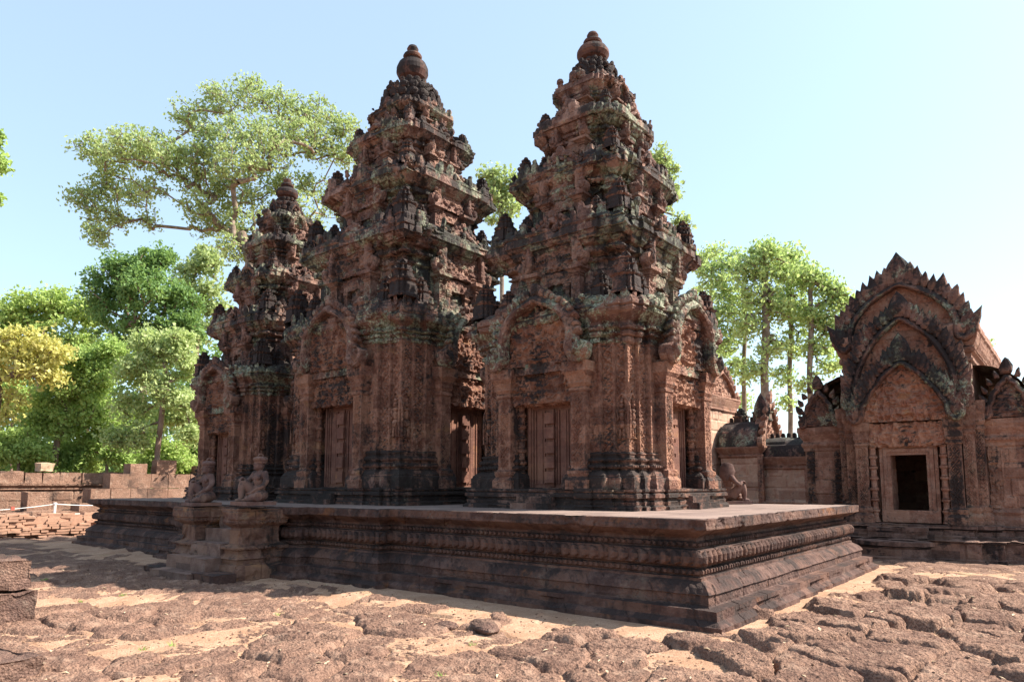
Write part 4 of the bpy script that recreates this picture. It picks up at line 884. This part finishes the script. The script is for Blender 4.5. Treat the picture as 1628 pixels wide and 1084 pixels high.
# ================================================================== GROUND
def stones(P):
    a, b = P[:, 0], P[:, 1]
    p3 = np.stack([a, b, a * 0], 1)
    wx = (fbm(p3, .9, 3) - .5) * .75 + (fbm(p3, 5, 2) - .5) * .09; wy = (fbm(p3 + 9, .9, 3) - .5) * .75 + (fbm(p3 + 5, 5, 2) - .5) * .09
    cs = .52; x = (a + wx) / (cs * 1.15); y = (b + wy) / cs; ix, iy = np.floor(x), np.floor(y)
    f1 = np.full(len(a), 9.); f2 = f1.copy(); id_ = np.zeros(len(a)); 
    nz2 = fbm(p3 * np.array([1, 1, 0]) + 3, 8, 3) - .5; nz_ = 0
    for dx in (-1, 0, 1):
        for dy in (-1, 0, 1):
            cx, cy = ix + dx, iy + dy; px = cx + .5 + .42 * (hsh(cx, cy) * 2 - 1); py = cy + .5 + .42 * (hsh(cx + 77, cy) * 2 - 1)
            d = np.hypot(x - px, y - py) + nz_; h = hsh(cx + 5, cy + 3); n = d < f1; f2 = np.where(n, f1, np.minimum(f2, d)); id_ = np.where(n, h, id_); f1 = np.where(n, d, f1)
    return f1, np.maximum(f2 - f1 + nz2 * .16, 0), id_
def ground_height(P):
    a, b = P[:, 0], P[:, 1]; p3 = np.stack([a, b, a * 0], 1); f1, e, idh = stones(P)
    n = fbm(p3, .55, 3); near = np.clip(1 - (np.hypot(a, b) - 13) / 6, 0, 1)
    rt = np.clip((a * .63 - b * .78 - .2) / 2.0, 0, 1)                 # rougher, better exposed blocks on the right
    edge = np.clip(e / (.22 - .08 * rt), 0, 1); edge = edge ** .55
    hs = (.055 + .075 * idh) * (.75 + .55 * rt); dome = hs * edge + (.05 * rt + .02) * (idh - .5) * (1 - f1)
    cover = (n - .18 + .10 * rt) * 3 + (idh - .5) * 1.3                  # sand lies higher where this is low
    sand = .045 - .055 * np.clip(cover, -.6, 1.2) + .014 * (fbm(p3, 3.1, 4) - .5)
    # sand beside the terrace and in front of the gabled building
    du = np.maximum(np.maximum(6.45 - a, a - 14.5), 0); dv = np.maximum(np.maximum(2.75 - b, b - 20.5), 0); d = np.hypot(du, dv); sand += .05 * np.clip(1 - d / .75, 0, 1) 
    sand += .02 * np.clip((b + a * .15 - 12.5) / 4, 0, 1)
    st = dome - .02 + .034 * (fbm(p3, 7, 3) - .5) + .026 * (fbm(p3, 20, 3) - .5) + .012 * np.clip(1 - np.abs(2 * vn(p3 * 26) - 1) * 2, -1, 1) + .05 * (n - .5)
    st += .03 * np.clip(fbm(p3, 1.9, 3) - .5, -.2, .2) * 2
    sand += .010 * (fbm(p3, 14, 3) - .5)
    lb = np.clip((a - 12.9 + .25 * b) / .9, 0, 1) * np.clip((6.5 - b) / 1.5, 0, 1); st = st * (1 - lb) + (.02 + .5 * (st - .05)) * lb; sand = sand * (1 - lb) + np.minimum(sand + .02, .05) * lb
    low = np.clip(1 - (d + (fbm(p3, 2.3, 3) - .5) * 1.3 - .12) / .22, 0, 1) * (a < 14.6); st = st * (1 - low) + np.minimum(st, .025) * low - .03 * low; sand = sand * (1 - low) + np.minimum(sand, .03) * low
    z = np.maximum(st, sand); k = np.clip((st - sand) / .022 + .35, 0, 1)
    far = np.clip((np.hypot(a, b) - 26) / 15, 0, 1); z = z * (1 - far); k = k * (1 - far)
    return z - .035, k
def axis(n, d0, far):
    out = [0.]; d = d0
    while out[-1] < far: out.append(out[-1] + d); d *= (1.0 if out[-1] < n else 1.09)
    return np.array(out)
fx = np.concatenate([[-60, -30, -12, -4, -1, 1, 2.4, 3.6], 4.4 + axis(4.2, .0135, 6.0)]); fx = fx[fx < 10.4]; q = fx[-1]; st_ = .03
while q < 700: st_ = min(st_ * 1.035, 60); q += st_; fx = np.append(fx, q)
h_ = axis(7.6, .0165, 500); ly = np.concatenate([-h_[::-1], h_[1:]])
a_, b_ = np.meshgrid(fx, ly, indexing='ij'); a_ = a_.ravel(); b_ = b_.ravel()
ca, sa = math.cos(AZ), math.sin(AZ); GX = a_ * ca + b_ * sa; GY = a_ * sa - b_ * ca
z_, k_ = ground_height(np.stack([GX, GY], 1))
me = rawmesh('ground', np.stack([GX, GY, z_], 1), grid_faces(len(fx), len(ly))[:, ::-1], np.zeros((0, 3), np.int64), M_GROUND, True)
at = me.attributes.new('stone', 'FLOAT', 'POINT'); at.data.foreach_set('value', k_.astype(np.float32))
tag(link('ground', me), kind='structure'); print('ground verts', len(a_))

# loose grit, fallen leaves and weeds on the ground
rs = np.random.RandomState(5)
def scatter(n, r0=4.6, r1=13., half=7.):
    d = r0 + (r1 - r0) * rs.rand(n * 2) ** 1.6; l = (rs.rand(n * 2) * 2 - 1) * half * (d / 7.5); x = d * ca + l * sa; y = d * sa - l * ca
    ok = ~((x > 6.6) & (x < 14.3) & (y > 2.7) & (y < 20)); x, y = x[ok][:n], y[ok][:n]
    z, k = ground_height(np.stack([x, y], 1)); return x, y, z, k
x, y, z, k = scatter(7000); sel = (k < .6) | (rs.rand(len(x)) < .25); x, y, z = x[sel], y[sel], z[sel]
sz = .004 + .016 * rs.rand(len(x)) ** 3; V0, Q0 = ELL[(6, 4)]; rz = rs.rand(len(x)) * 6.3; c_, s_ = np.cos(rz), np.sin(rz); st3 = np.stack([.8 + .6 * rs.rand(len(x)), .7 + .5 * rs.rand(len(x)), .5 + .4 * rs.rand(len(x))], 1) * sz[:, None]
W_ = V0[None] * st3[:, None]; V = np.stack([W_[..., 0] * c_[:, None] - W_[..., 1] * s_[:, None] + x[:, None], W_[..., 0] * s_[:, None] + W_[..., 1] * c_[:, None] + y[:, None], W_[..., 2] + z[:, None] + .002], -1).reshape(-1, 3)
Q = (Q0[None] + (np.arange(len(x)) * len(V0))[:, None, None]).reshape(-1, 4)
tag(link('gravel', rawmesh('gravel', V, Q, np.zeros((0, 3), np.int64), laterite('grit', (.22, .12, .08), (.36, .22, .15)), False)), 'red-brown grit lying in the sand between the paving blocks', 'gravel', kind='stuff')
x, y, z, k = scatter(420); n = len(x); a = rs.rand(n) * 6.3; s1 = .012 + .014 * rs.rand(n); t1 = rs.uniform(-.5, .5, n)
dx, dy = np.cos(a) * s1, np.sin(a) * s1; P0 = np.stack([x, y, z + .006], 1)
V = np.stack([P0 - np.stack([dx, dy, t1 * s1 * .3], 1) * 1.5, P0 + np.stack([-dy, dx, s1 * .6], 1) * .6, P0 + np.stack([dx, dy, t1 * s1], 1) * 1.5, P0 + np.stack([dy, -dx, s1 * .5], 1) * .6], 1).reshape(-1, 3)
tag(link('leaf_litter', rawmesh('leaf_litter', V, np.arange(n * 4).reshape(-1, 4), np.zeros((0, 3), np.int64), plain('dead_leaf', (.50, .38, .25), .8), False)), 'scattered pale dead leaves on the paving', 'leaves', kind='stuff')
x, y, z, k = scatter(60); sel = k < .5; x, y, z = x[sel], y[sel], z[sel]; m_ = []
n = len(x) * 14; X = np.repeat(x, 14) + rs.normal(size=n) * .02; Y = np.repeat(y, 14) + rs.normal(size=n) * .02; Z0 = np.repeat(z, 14); a = rs.rand(n) * 6.3; h = .015 + .03 * rs.rand(n); wv = .004
V = np.stack([np.stack([X - wv, Y, Z0], 1), np.stack([X + wv, Y, Z0], 1), np.stack([X + np.cos(a) * h * .8 + wv * .3, Y + np.sin(a) * h * .8, Z0 + h], 1), np.stack([X + np.cos(a) * h * .8, Y + np.sin(a) * h * .8, Z0 + h], 1)], 1).reshape(-1, 3)
tag(link('weeds', rawmesh('weeds', V, np.arange(n * 4).reshape(-1, 4), np.zeros((0, 3), np.int64), plain('weed_green', (.16, .24, .05), .7), False)), 'tiny green weeds sprouting between the paving blocks', 'weeds', kind='stuff')
# ================================================================== TREES
cam_F = np.array([math.cos(AZ) * math.cos(TH), math.sin(AZ) * math.cos(TH), math.sin(TH)]); cam_R = np.array([math.sin(AZ), -math.cos(AZ), 0.]); cam_U = np.cross(cam_R, cam_F)
def spot(px, py, D):
    "world point at horizontal distance D along the view through a photo position (used to survey the tree crowns)"
    r = cam_F + cam_R * (px - 814) / 1101. - cam_U * (py - 649.5) / 1101.
    return r / math.hypot(r[0] * math.cos(AZ) + r[1] * math.sin(AZ), 0) * D + np.array([0, 0, 1.5])
def leafcards(rs, centres, rad_, n, size, flat=.7):
    "leaf-sized faces scattered in clumps; two triangles folded along the midrib"
    C = np.repeat(centres, n, 0); N = len(C); R = np.repeat(rad_, n)
    d = rs.normal(size=(N, 3)); d /= np.linalg.norm(d, axis=1)[:, None]; r = rs.rand(N) ** .45
    P = C + d * (r * R)[:, None] * np.array([1, 1, flat])
    ax = rs.normal(size=(N, 3)); ax[:, 2] -= .3; ax /= np.linalg.norm(ax, axis=1)[:, None]; nn = rs.normal(size=(N, 3)) * .7 + np.array([0, 0, .8]); w = np.cross(ax, nn); w /= np.maximum(np.linalg.norm(w, axis=1), 1e-6)[:, None]
    s = size * (.6 + .8 * rs.rand(N))[:, None]; up = np.cross(w, ax)
    a = P - ax * s * .6; b = P + ax * s * .6; c = P + w * s * .36 + up * s * .12; e = P - w * s * .36 + up * s * .12
    V = np.stack([a, c, b, e], 1).reshape(-1, 3); Q = np.arange(N * 4).reshape(-1, 4)
    return V, Q
def crownpoints(rs, ells, per):
    out = []
    for (c, r, k) in ells:
        n = max(3, int(per * k)); d = rs.normal(size=(n, 3)); d /= np.linalg.norm(d, axis=1)[:, None]; q = rs.rand(n) ** .38
        out.append(c + d * q[:, None] * r)
    return np.concatenate(out)
def skeleton(rs, trunk, pts, step, r0, minr=.015, sag=.0):
    "grow limbs: every clump is joined to the nearest sensible point of the wood so far"
    nodes = [np.array(p, float) for p in trunk]; par = [-1] + list(range(len(trunk) - 1)); base = nodes[0]
    order = np.argsort(np.linalg.norm(pts - nodes[-1], axis=1)); tips = []
    for i in order:
        p = pts[i]; A = np.array(nodes); v = p - A; L = np.linalg.norm(v, axis=1); dz = v[:, 2] / np.maximum(L, 1e-6)
        cost = L * (1 + .9 * np.clip(.15 - dz, 0, 1)) + .02 * np.linalg.norm(A - base, axis=1); cost[:max(1, len(trunk) // 3)] += 1e3
        j = int(np.argmin(cost)); L = L[j]; k = max(1, int(L / step)); a = A[j]; prev = j
        bend = rs.normal(size=3) * L * .10 + np.array([0, 0, L * (.06 - sag)])
        for t in range(1, k + 1):
            q = t / k; nodes.append(a + (p - a) * q + bend * 4 * q * (1 - q) * .5 + rs.normal(size=3) * step * .07); par.append(prev); prev = len(nodes) - 1
        tips.append(prev)
    A = np.array(nodes); par = np.array(par); load = np.zeros(len(A))
    for tp in tips: load[tp] += 1
    for i in range(len(A) - 1, 0, -1): load[par[i]] += load[i]
    r = r0 * (np.maximum(load, .7) / load[0]) ** .48; r = np.maximum(r, minr)
    r[:len(trunk)] = np.maximum(r[:len(trunk)], r0 * np.linspace(1, .3, len(trunk)))
    return A, par, r
def wood(A, par, r, n=6):
    idx = np.arange(1, len(A)); a, b = A[par[idx]], A[idx]; d = b - a; L = np.linalg.norm(d, axis=1); ok = L > 1e-4; a, b, d, L, idx = a[ok], b[ok], d[ok], L[ok], idx[ok]; d /= L[:, None]
    up = np.where(np.abs(d[:, 2:3]) > .9, np.array([[1., 0, 0]]), np.array([[0, 0, 1.]])); x = np.cross(d, up); x /= np.linalg.norm(x, axis=1)[:, None]; y = np.cross(d, x)
    u = np.linspace(0, 2 * np.pi, n, endpoint=False); ring = np.cos(u)[None, :, None] * x[:, None] + np.sin(u)[None, :, None] * y[:, None]
    ra = np.minimum(r[par[idx]], r[idx] * 1.5); R0 = a[:, None] + ring * ra[:, None, None]; R1 = b[:, None] + d[:, None] * (r[idx] * .3)[:, None, None] + ring * r[idx][:, None, None]
    V = np.concatenate([R0, R1], 1).reshape(-1, 3); k = np.arange(len(idx))[:, None] * 2 * n; j = np.arange(n)[None]; q = np.stack([k + j, k + (j + 1) % n, k + n + (j + 1) % n, k + n + j], -1).reshape(-1, 4)
    return V, q
def tree(name, label, trunk, ells, per, nleaf, size, clump, mat, bark, r0, seed, step=.7, group='trees around the temple', cat='tree', flat=.7, minr=.015, bare=0):
    rs = np.random.RandomState(seed); base = np.array(trunk[0]); pts = crownpoints(rs, ells, per); A, par, r = skeleton(rs, trunk, pts, step, r0, minr)
    t = thing(name, label, cat, tuple(base), 0, group)
    V, q = wood(A - base, par, r); link('trunk', rawmesh('trunk', V, q, np.zeros((0, 3), np.int64), bark, True), t)
    lp = pts - base; rr = clump * (.6 + .8 * rs.rand(len(lp)))
    V, q = leafcards(rs, lp, rr, nleaf, size, flat); link('crown', rawmesh('crown', V, q, np.zeros((0, 3), np.int64), mat, False), t)
    return t
def E_(D, lst, dz=1.0):
    "crown masses: (px, py, radius in photo pixels, weight, depth offset)"
    out = []
    for px, py, r, k, dd in lst:
        c = spot(px, py, D + dd); s = r * (D + dd) / 1107.; out.append((c, np.array([s, s * 1.0, s * .8]), k))
    return out
L_BIG = leafmat('leaves_big_tree', (.31, .40, .17), (.50, .56, .28), (.35, .43, .19), .45)
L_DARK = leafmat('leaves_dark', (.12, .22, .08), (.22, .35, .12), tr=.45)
L_MID = leafmat('leaves_mid', (.28, .42, .12), (.47, .58, .20), tr=.5)
L_LIGHT = leafmat('leaves_light', (.34, .48, .14), (.54, .64, .22), tr=.5)
L_YEL = leafmat('leaves_yellow', (.58, .52, .15), (.72, .64, .25), tr=.5)
L_PALE = leafmat('leaves_pale', (.36, .46, .18), (.56, .62, .30), tr=.5)
gz = lambda p: np.array([p[0], p[1], -.1])
def trunkline(base_px, D, pts):
    out = [gz(spot(base_px, 780, D))]
    for px, py, dd in pts: out.append(spot(px, py, D + dd))
    return out
# the great spreading tree
tree('spreading_tree', 'huge spreading tree with pale bare limbs rising behind the left tower', trunkline(410, 44, [(410, 640, 0), (412, 540, 0), (404, 460, 0), (396, 410, 0), (384, 372, 0)]),
     E_(44, [(150, 240, 34, 1, 0), (200, 228, 40, 1.2, -2), (255, 250, 42, 1.2, 0), (290, 262, 35, .8, 1), (130, 315, 24, .7, 0), (170, 300, 30, .9, 1), (215, 310, 30, .7, 3), (150, 375, 22, .5, -1), (185, 350, 25, .5, 1), (240, 350, 22, .3, 2),
             (305, 190, 40, 1.1, 3), (350, 160, 35, 1.1, 3), (400, 150, 36, 1.1, 4), (450, 165, 36, 1.1, 4), (500, 180, 34, 1.1, 4), (545, 205, 28, .9, 4), (550, 250, 26, .8, 5), (505, 235, 36, 1, 4), (450, 220, 38, 1, 2), (395, 205, 40, 1, 1), (345, 225, 40, 1.1, 0),
             (330, 290, 42, 1.1, 2), (370, 310, 42, 1.2, 3), (415, 280, 40, .9, 4), (460, 290, 40, .8, 5), (510, 300, 32, .7, 5), (530, 335, 25, .4, 5), (340, 350, 40, 1.1, 2), (390, 360, 40, 1.1, 2), (430, 330, 38, .8, 4), (310, 325, 26, .6, 0), (500, 360, 28, .5, 6), (420, 235, 46, 1.2, 0), (370, 260, 46, 1.1, -1), (480, 215, 44, 1.1, 2), (430, 385, 34, .9, 2), (365, 395, 30, .8, 0), (320, 250, 36, .9, 0), (240, 240, 40, .9, 2), (185, 262, 36, .9, 0), (470, 330, 34, .8, 3), (160, 345, 26, .5, 1), (240, 300, 26, .4, 0)]), 58, 15, .20, .58, L_BIG, M_BARK, .30, 3, .9, minr=.024, flat=.7)
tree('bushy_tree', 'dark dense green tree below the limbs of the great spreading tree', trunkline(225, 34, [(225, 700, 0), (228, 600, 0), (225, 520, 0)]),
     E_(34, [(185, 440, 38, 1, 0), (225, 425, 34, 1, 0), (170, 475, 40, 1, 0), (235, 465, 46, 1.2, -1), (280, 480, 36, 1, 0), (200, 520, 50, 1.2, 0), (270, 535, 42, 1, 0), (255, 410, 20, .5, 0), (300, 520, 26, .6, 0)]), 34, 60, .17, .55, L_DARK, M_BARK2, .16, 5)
tree('bushy_tree', 'thin grey-green tree with open crown beside the left tower', trunkline(310, 38, [(310, 650, 0), (312, 540, 0), (305, 470, 0)]),
     E_(38, [(300, 430, 24, .8, 0), (330, 420, 22, .8, 0), (335, 460, 24, .8, 0), (305, 480, 26, .8, 0), (345, 490, 18, .5, 0), (330, 400, 16, .5, 0), (290, 455, 18, .6, 0), (320, 530, 26, .8, 0)]), 16, 40, .22, .6, L_BIG, M_BARK, .16, 6)
tree('bushy_tree', 'bright green feathery tree behind the yellow foliage at the far left', trunkline(60, 38, [(60, 700, 0), (62, 600, 0), (60, 530, 0)]),
     E_(38, [(20, 500, 32, 1, 0), (60, 485, 34, 1, 0), (105, 480, 32, 1, 0), (145, 500, 26, .9, 0), (40, 540, 44, 1, 0), (100, 540, 44, 1.1, 0), (0, 540, 34, .8, 0), (150, 560, 34, .9, 0), (-40, 520, 40, .8, 0)]), 34, 50, .18, .6, L_LIGHT, M_BARK2, .12, 7)
tree('yellow_tree', 'tree with golden yellow leaves at the left edge', trunkline(-15, 25, [(-10, 690, 0), (0, 620, 0)]),
     E_(25, [(20, 545, 26, 1, 0), (60, 540, 24, 1, 0), (90, 560, 18, .8, 0), (50, 580, 34, 1.2, 0), (10, 590, 34, 1, 0), (80, 595, 22, .8, 0), (-25, 560, 35, 1, 0), (15, 640, 24, .4, 0), (5, 670, 18, .3, 0)]), 24, 24, .15, .50, L_YEL, M_BARK2, .10, 8, .5)
tree('leafy_tree', 'medium light green tree with slim trunk in front of the wood, beside the yellow tree', trunkline(88, 27, [(88, 720, 0), (95, 680, 0), (100, 640, 0)]),
     E_(27, [(110, 590, 30, 1, 0), (75, 630, 30, 1, 0), (130, 630, 34, 1.1, 0), (165, 600, 30, 1, 0), (60, 670, 26, .8, 0), (110, 670, 30, .9, 0), (160, 660, 30, .9, 0), (180, 560, 24, .8, 0), (140, 570, 28, 1, 0)]), 34, 62, .12, .40, L_MID, M_BARK2, .11, 9, .5)
tree('leafy_tree', 'pale yellow-green tree with twin reddish trunks left of the far tower', trunkline(252, 26, [(250, 720, 0), (256, 670, 0), (262, 610, 0)]),
     E_(26, [(250, 560, 32, 1, 0), (290, 580, 30, 1, 0), (215, 590, 30, 1, 0), (255, 620, 34, 1, 0), (300, 640, 28, .9, 0), (205, 645, 26, .8, 0), (235, 540, 24, .8, 0), (285, 540, 20, .7, 0), (310, 690, 18, .6, 0), (220, 690, 26, .7, 0), (185, 700, 20, .6, 0)]), 30, 48, .125, .42, L_PALE, M_BARK2, .10, 10, .5)
tree('leafy_tree', 'low bright green shrubby tree above the squared blocks', trunkline(170, 28, [(170, 740, 0), (172, 715, 0)]),
     E_(28, [(150, 700, 26, 1, 0), (190, 720, 24, 1, 0), (130, 725, 20, .8, 0), (215, 735, 20, .8, 0), (170, 670, 22, .8, 0)]), 30, 60, .12, .38, L_MID, M_BARK2, .06, 12, .4)
# shrubs filling the foot of the wood
for i, (px, py, D, m_, lb) in enumerate(((30, 715, 26, L_MID, 'broad green shrub at the far left just above the long wall'), (105, 738, 28, L_LIGHT, 'low light green shrub between the slim trunk and the squared blocks'), (265, 735, 27, L_LIGHT, 'light green shrub above the tall squared block'), (310, 720, 29, L_MID, 'green shrub touching the left edge of the far tower'), (60, 760, 27, L_MID, 'small green shrub just above the coping of the long wall'), (200, 690, 30, L_LIGHT, 'rounded light green shrub deep in the thicket'), (140, 650, 33, L_LIGHT, 'tall light green shrub in the middle of the thicket'), (290, 660, 31, L_PALE, 'pale green tall shrub left of the far tower'), (20, 640, 31, L_LIGHT, 'light green tall shrub below the yellow foliage'))):
    tree('leafy_shrub', lb, trunkline(px, D, [(px, py + 15, 0), (px, py, 0)]), E_(D, [(px, py, 26, 1, 0), (px - 26, py + 6, 20, .8, 0), (px + 24, py + 4, 22, .8, 0), (px + 8, py - 22, 18, .7, 0), (px - 12, py - 16, 18, .7, 0)]), 28, 46, .12, .42, m_, M_BARK2, .05, 60 + i, .4, group='shrubs beyond the walls', cat='shrub')
# dark wood behind
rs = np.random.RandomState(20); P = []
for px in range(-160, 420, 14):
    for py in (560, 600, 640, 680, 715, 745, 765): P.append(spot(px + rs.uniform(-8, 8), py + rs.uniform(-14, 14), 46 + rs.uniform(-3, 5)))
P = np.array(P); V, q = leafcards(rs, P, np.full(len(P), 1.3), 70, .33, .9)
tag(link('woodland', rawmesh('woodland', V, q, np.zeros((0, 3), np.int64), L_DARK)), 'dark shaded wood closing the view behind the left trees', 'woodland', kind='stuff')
# slender trees on the right
def slender(px, D, top, ells, label, seed, r0=.17, per=16, n=34):
    tree('slender_tree', label, trunkline(px, D, [(px, 740, 0), (px + 1, 660, 0), (px - 1, 590, 0), (px + 2, 520, 0), (px, 460, 0), (px + 2, top, 0)]), E_(D, ells), int(per * 2.6), int(n * .62), .20, .62, L_PALE2, M_BARK, r0, seed, .8, group='slender trees beyond the gallery', minr=.022)
L_PALE2 = leafmat('leaves_slender', (.34, .46, .18), (.52, .62, .27), tr=.5)
slender(1216, 40, 400, [(1215, 400, 26, 1, 0), (1190, 430, 30, 1, 0), (1235, 430, 30, 1, 0), (1205, 475, 34, 1, 0), (1240, 490, 28, .8, 0), (1190, 520, 30, .8, 0), (1225, 550, 28, .6, 0), (1200, 590, 26, .5, 0)], 'tall slender tree with the thickest trunk, above the gallery gable', 31, .24)
slender(1183, 44, 420, [(1165, 420, 28, 1, 0), (1145, 455, 30, 1, 0), (1170, 490, 32, 1, 0), (1150, 540, 30, 1, 0), (1170, 590, 26, .6, 0), (1135, 500, 24, .7, 0), (1140, 600, 24, .7, 0), (1130, 430, 20, .5, 0)], 'slender tree nearest the right tower', 32, .15)
slender(1256, 42, 410, [(1255, 410, 26, 1, 0), (1270, 440, 30, 1, 0), (1250, 480, 30, 1, 0), (1280, 500, 28, .9, 0), (1265, 545, 28, .7, 0), (1245, 600, 22, .4, 0), (1250, 640, 16, .25, 0)], 'slender straight tree between the thick-trunked one and the outermost', 33, .15)
slender(1288, 40, 440, [(1290, 440, 24, 1, 0), (1315, 460, 28, 1, 0), (1335, 480, 20, .8, 0), (1300, 500, 30, 1, 0), (1325, 520, 24, .8, 0), (1300, 555, 26, .7, 0), (1325, 580, 20, .5, 0), (1290, 610, 22, .4, 0)], 'outermost slender tree standing nearest the gabled building', 34, .16)
slender(1130, 52, 420, [(1115, 420, 20, .8, 0), (1135, 400, 18, .6, 0), (1120, 470, 26, .8, 0), (1135, 560, 24, .8, 0), (1120, 620, 20, .8, 0), (1150, 640, 20, .5, 0), (1180, 640, 18, .5, 0)], 'distant slim tree half hidden by the right tower', 35, .12, 14)
tree('bushy_tree', 'round treetop showing between the central and the right tower', trunkline(800, 48, [(798, 600, 0), (798, 450, 0), (796, 340, 0)]), E_(48, [(795, 285, 24, 1, 0), (785, 310, 24, 1, 0), (810, 320, 22, 1, 0), (775, 275, 12, .4, 0), (800, 350, 26, .8, 0), (820, 290, 12, .4, 0)]), 16, 36, .26, .6, L_BIG, M_BARK, .16, 41, .9, minr=.03)
tree('bushy_tree', 'treetop peeping out behind the right tower at its shoulder', trunkline(1040, 48, [(1045, 600, 0), (1050, 450, 0), (1052, 330, 0)]), E_(48, [(1045, 250, 18, .8, 0), (1060, 275, 18, .8, 0), (1068, 305, 18, .8, 0), (1082, 355, 14, .5, 0), (1050, 320, 24, .8, 0)]), 16, 36, .26, .6, L_BIG, M_BARK, .16, 42, .9, minr=.03)
tree('bushy_tree', 'sprig of foliage behind the roof edge of the gabled building', trunkline(1560, 40, [(1560, 690, 0), (1560, 600, 0)]), E_(40, [(1562, 548, 10, .6, 0), (1568, 560, 9, .5, 0), (1550, 600, 14, .6, 0)]), 14, 26, .2, .35, L_PALE, M_BARK, .10, 43, .6)
tree('bushy_tree', 'tree reaching in from beyond the left edge, only leaf tips showing', trunkline(-60, 30, [(-60, 600, 0), (-60, 450, 0), (-50, 330, 0)]), E_(30, [(-30, 240, 28, 1, 0), (-8, 220, 12, .5, 0), (-5, 262, 12, .5, 0), (-22, 310, 20, .8, 0), (-60, 280, 40, 1, 0)]), 16, 50, .2, .5, L_MID, M_BARK, .2, 44, .7)
# low far treeline closing the horizon
rs = np.random.RandomState(22); P = []
for k in range(360):
    a = rs.uniform(-1.4, 1.4) + AZ; d = rs.uniform(85, 110); P.append((d * math.cos(a), d * math.sin(a), rs.uniform(0, 5.5 if abs(a - AZ + .45) > .2 else 3)))
P = np.array(P); V, q = leafcards(rs, P, np.full(len(P), 3.), 90, .8, .8)
tag(link('far_woodland', rawmesh('far_woodland', V, q, np.zeros((0, 3), np.int64), L_DARK)), 'distant band of low woods along the horizon', 'woodland', kind='stuff')
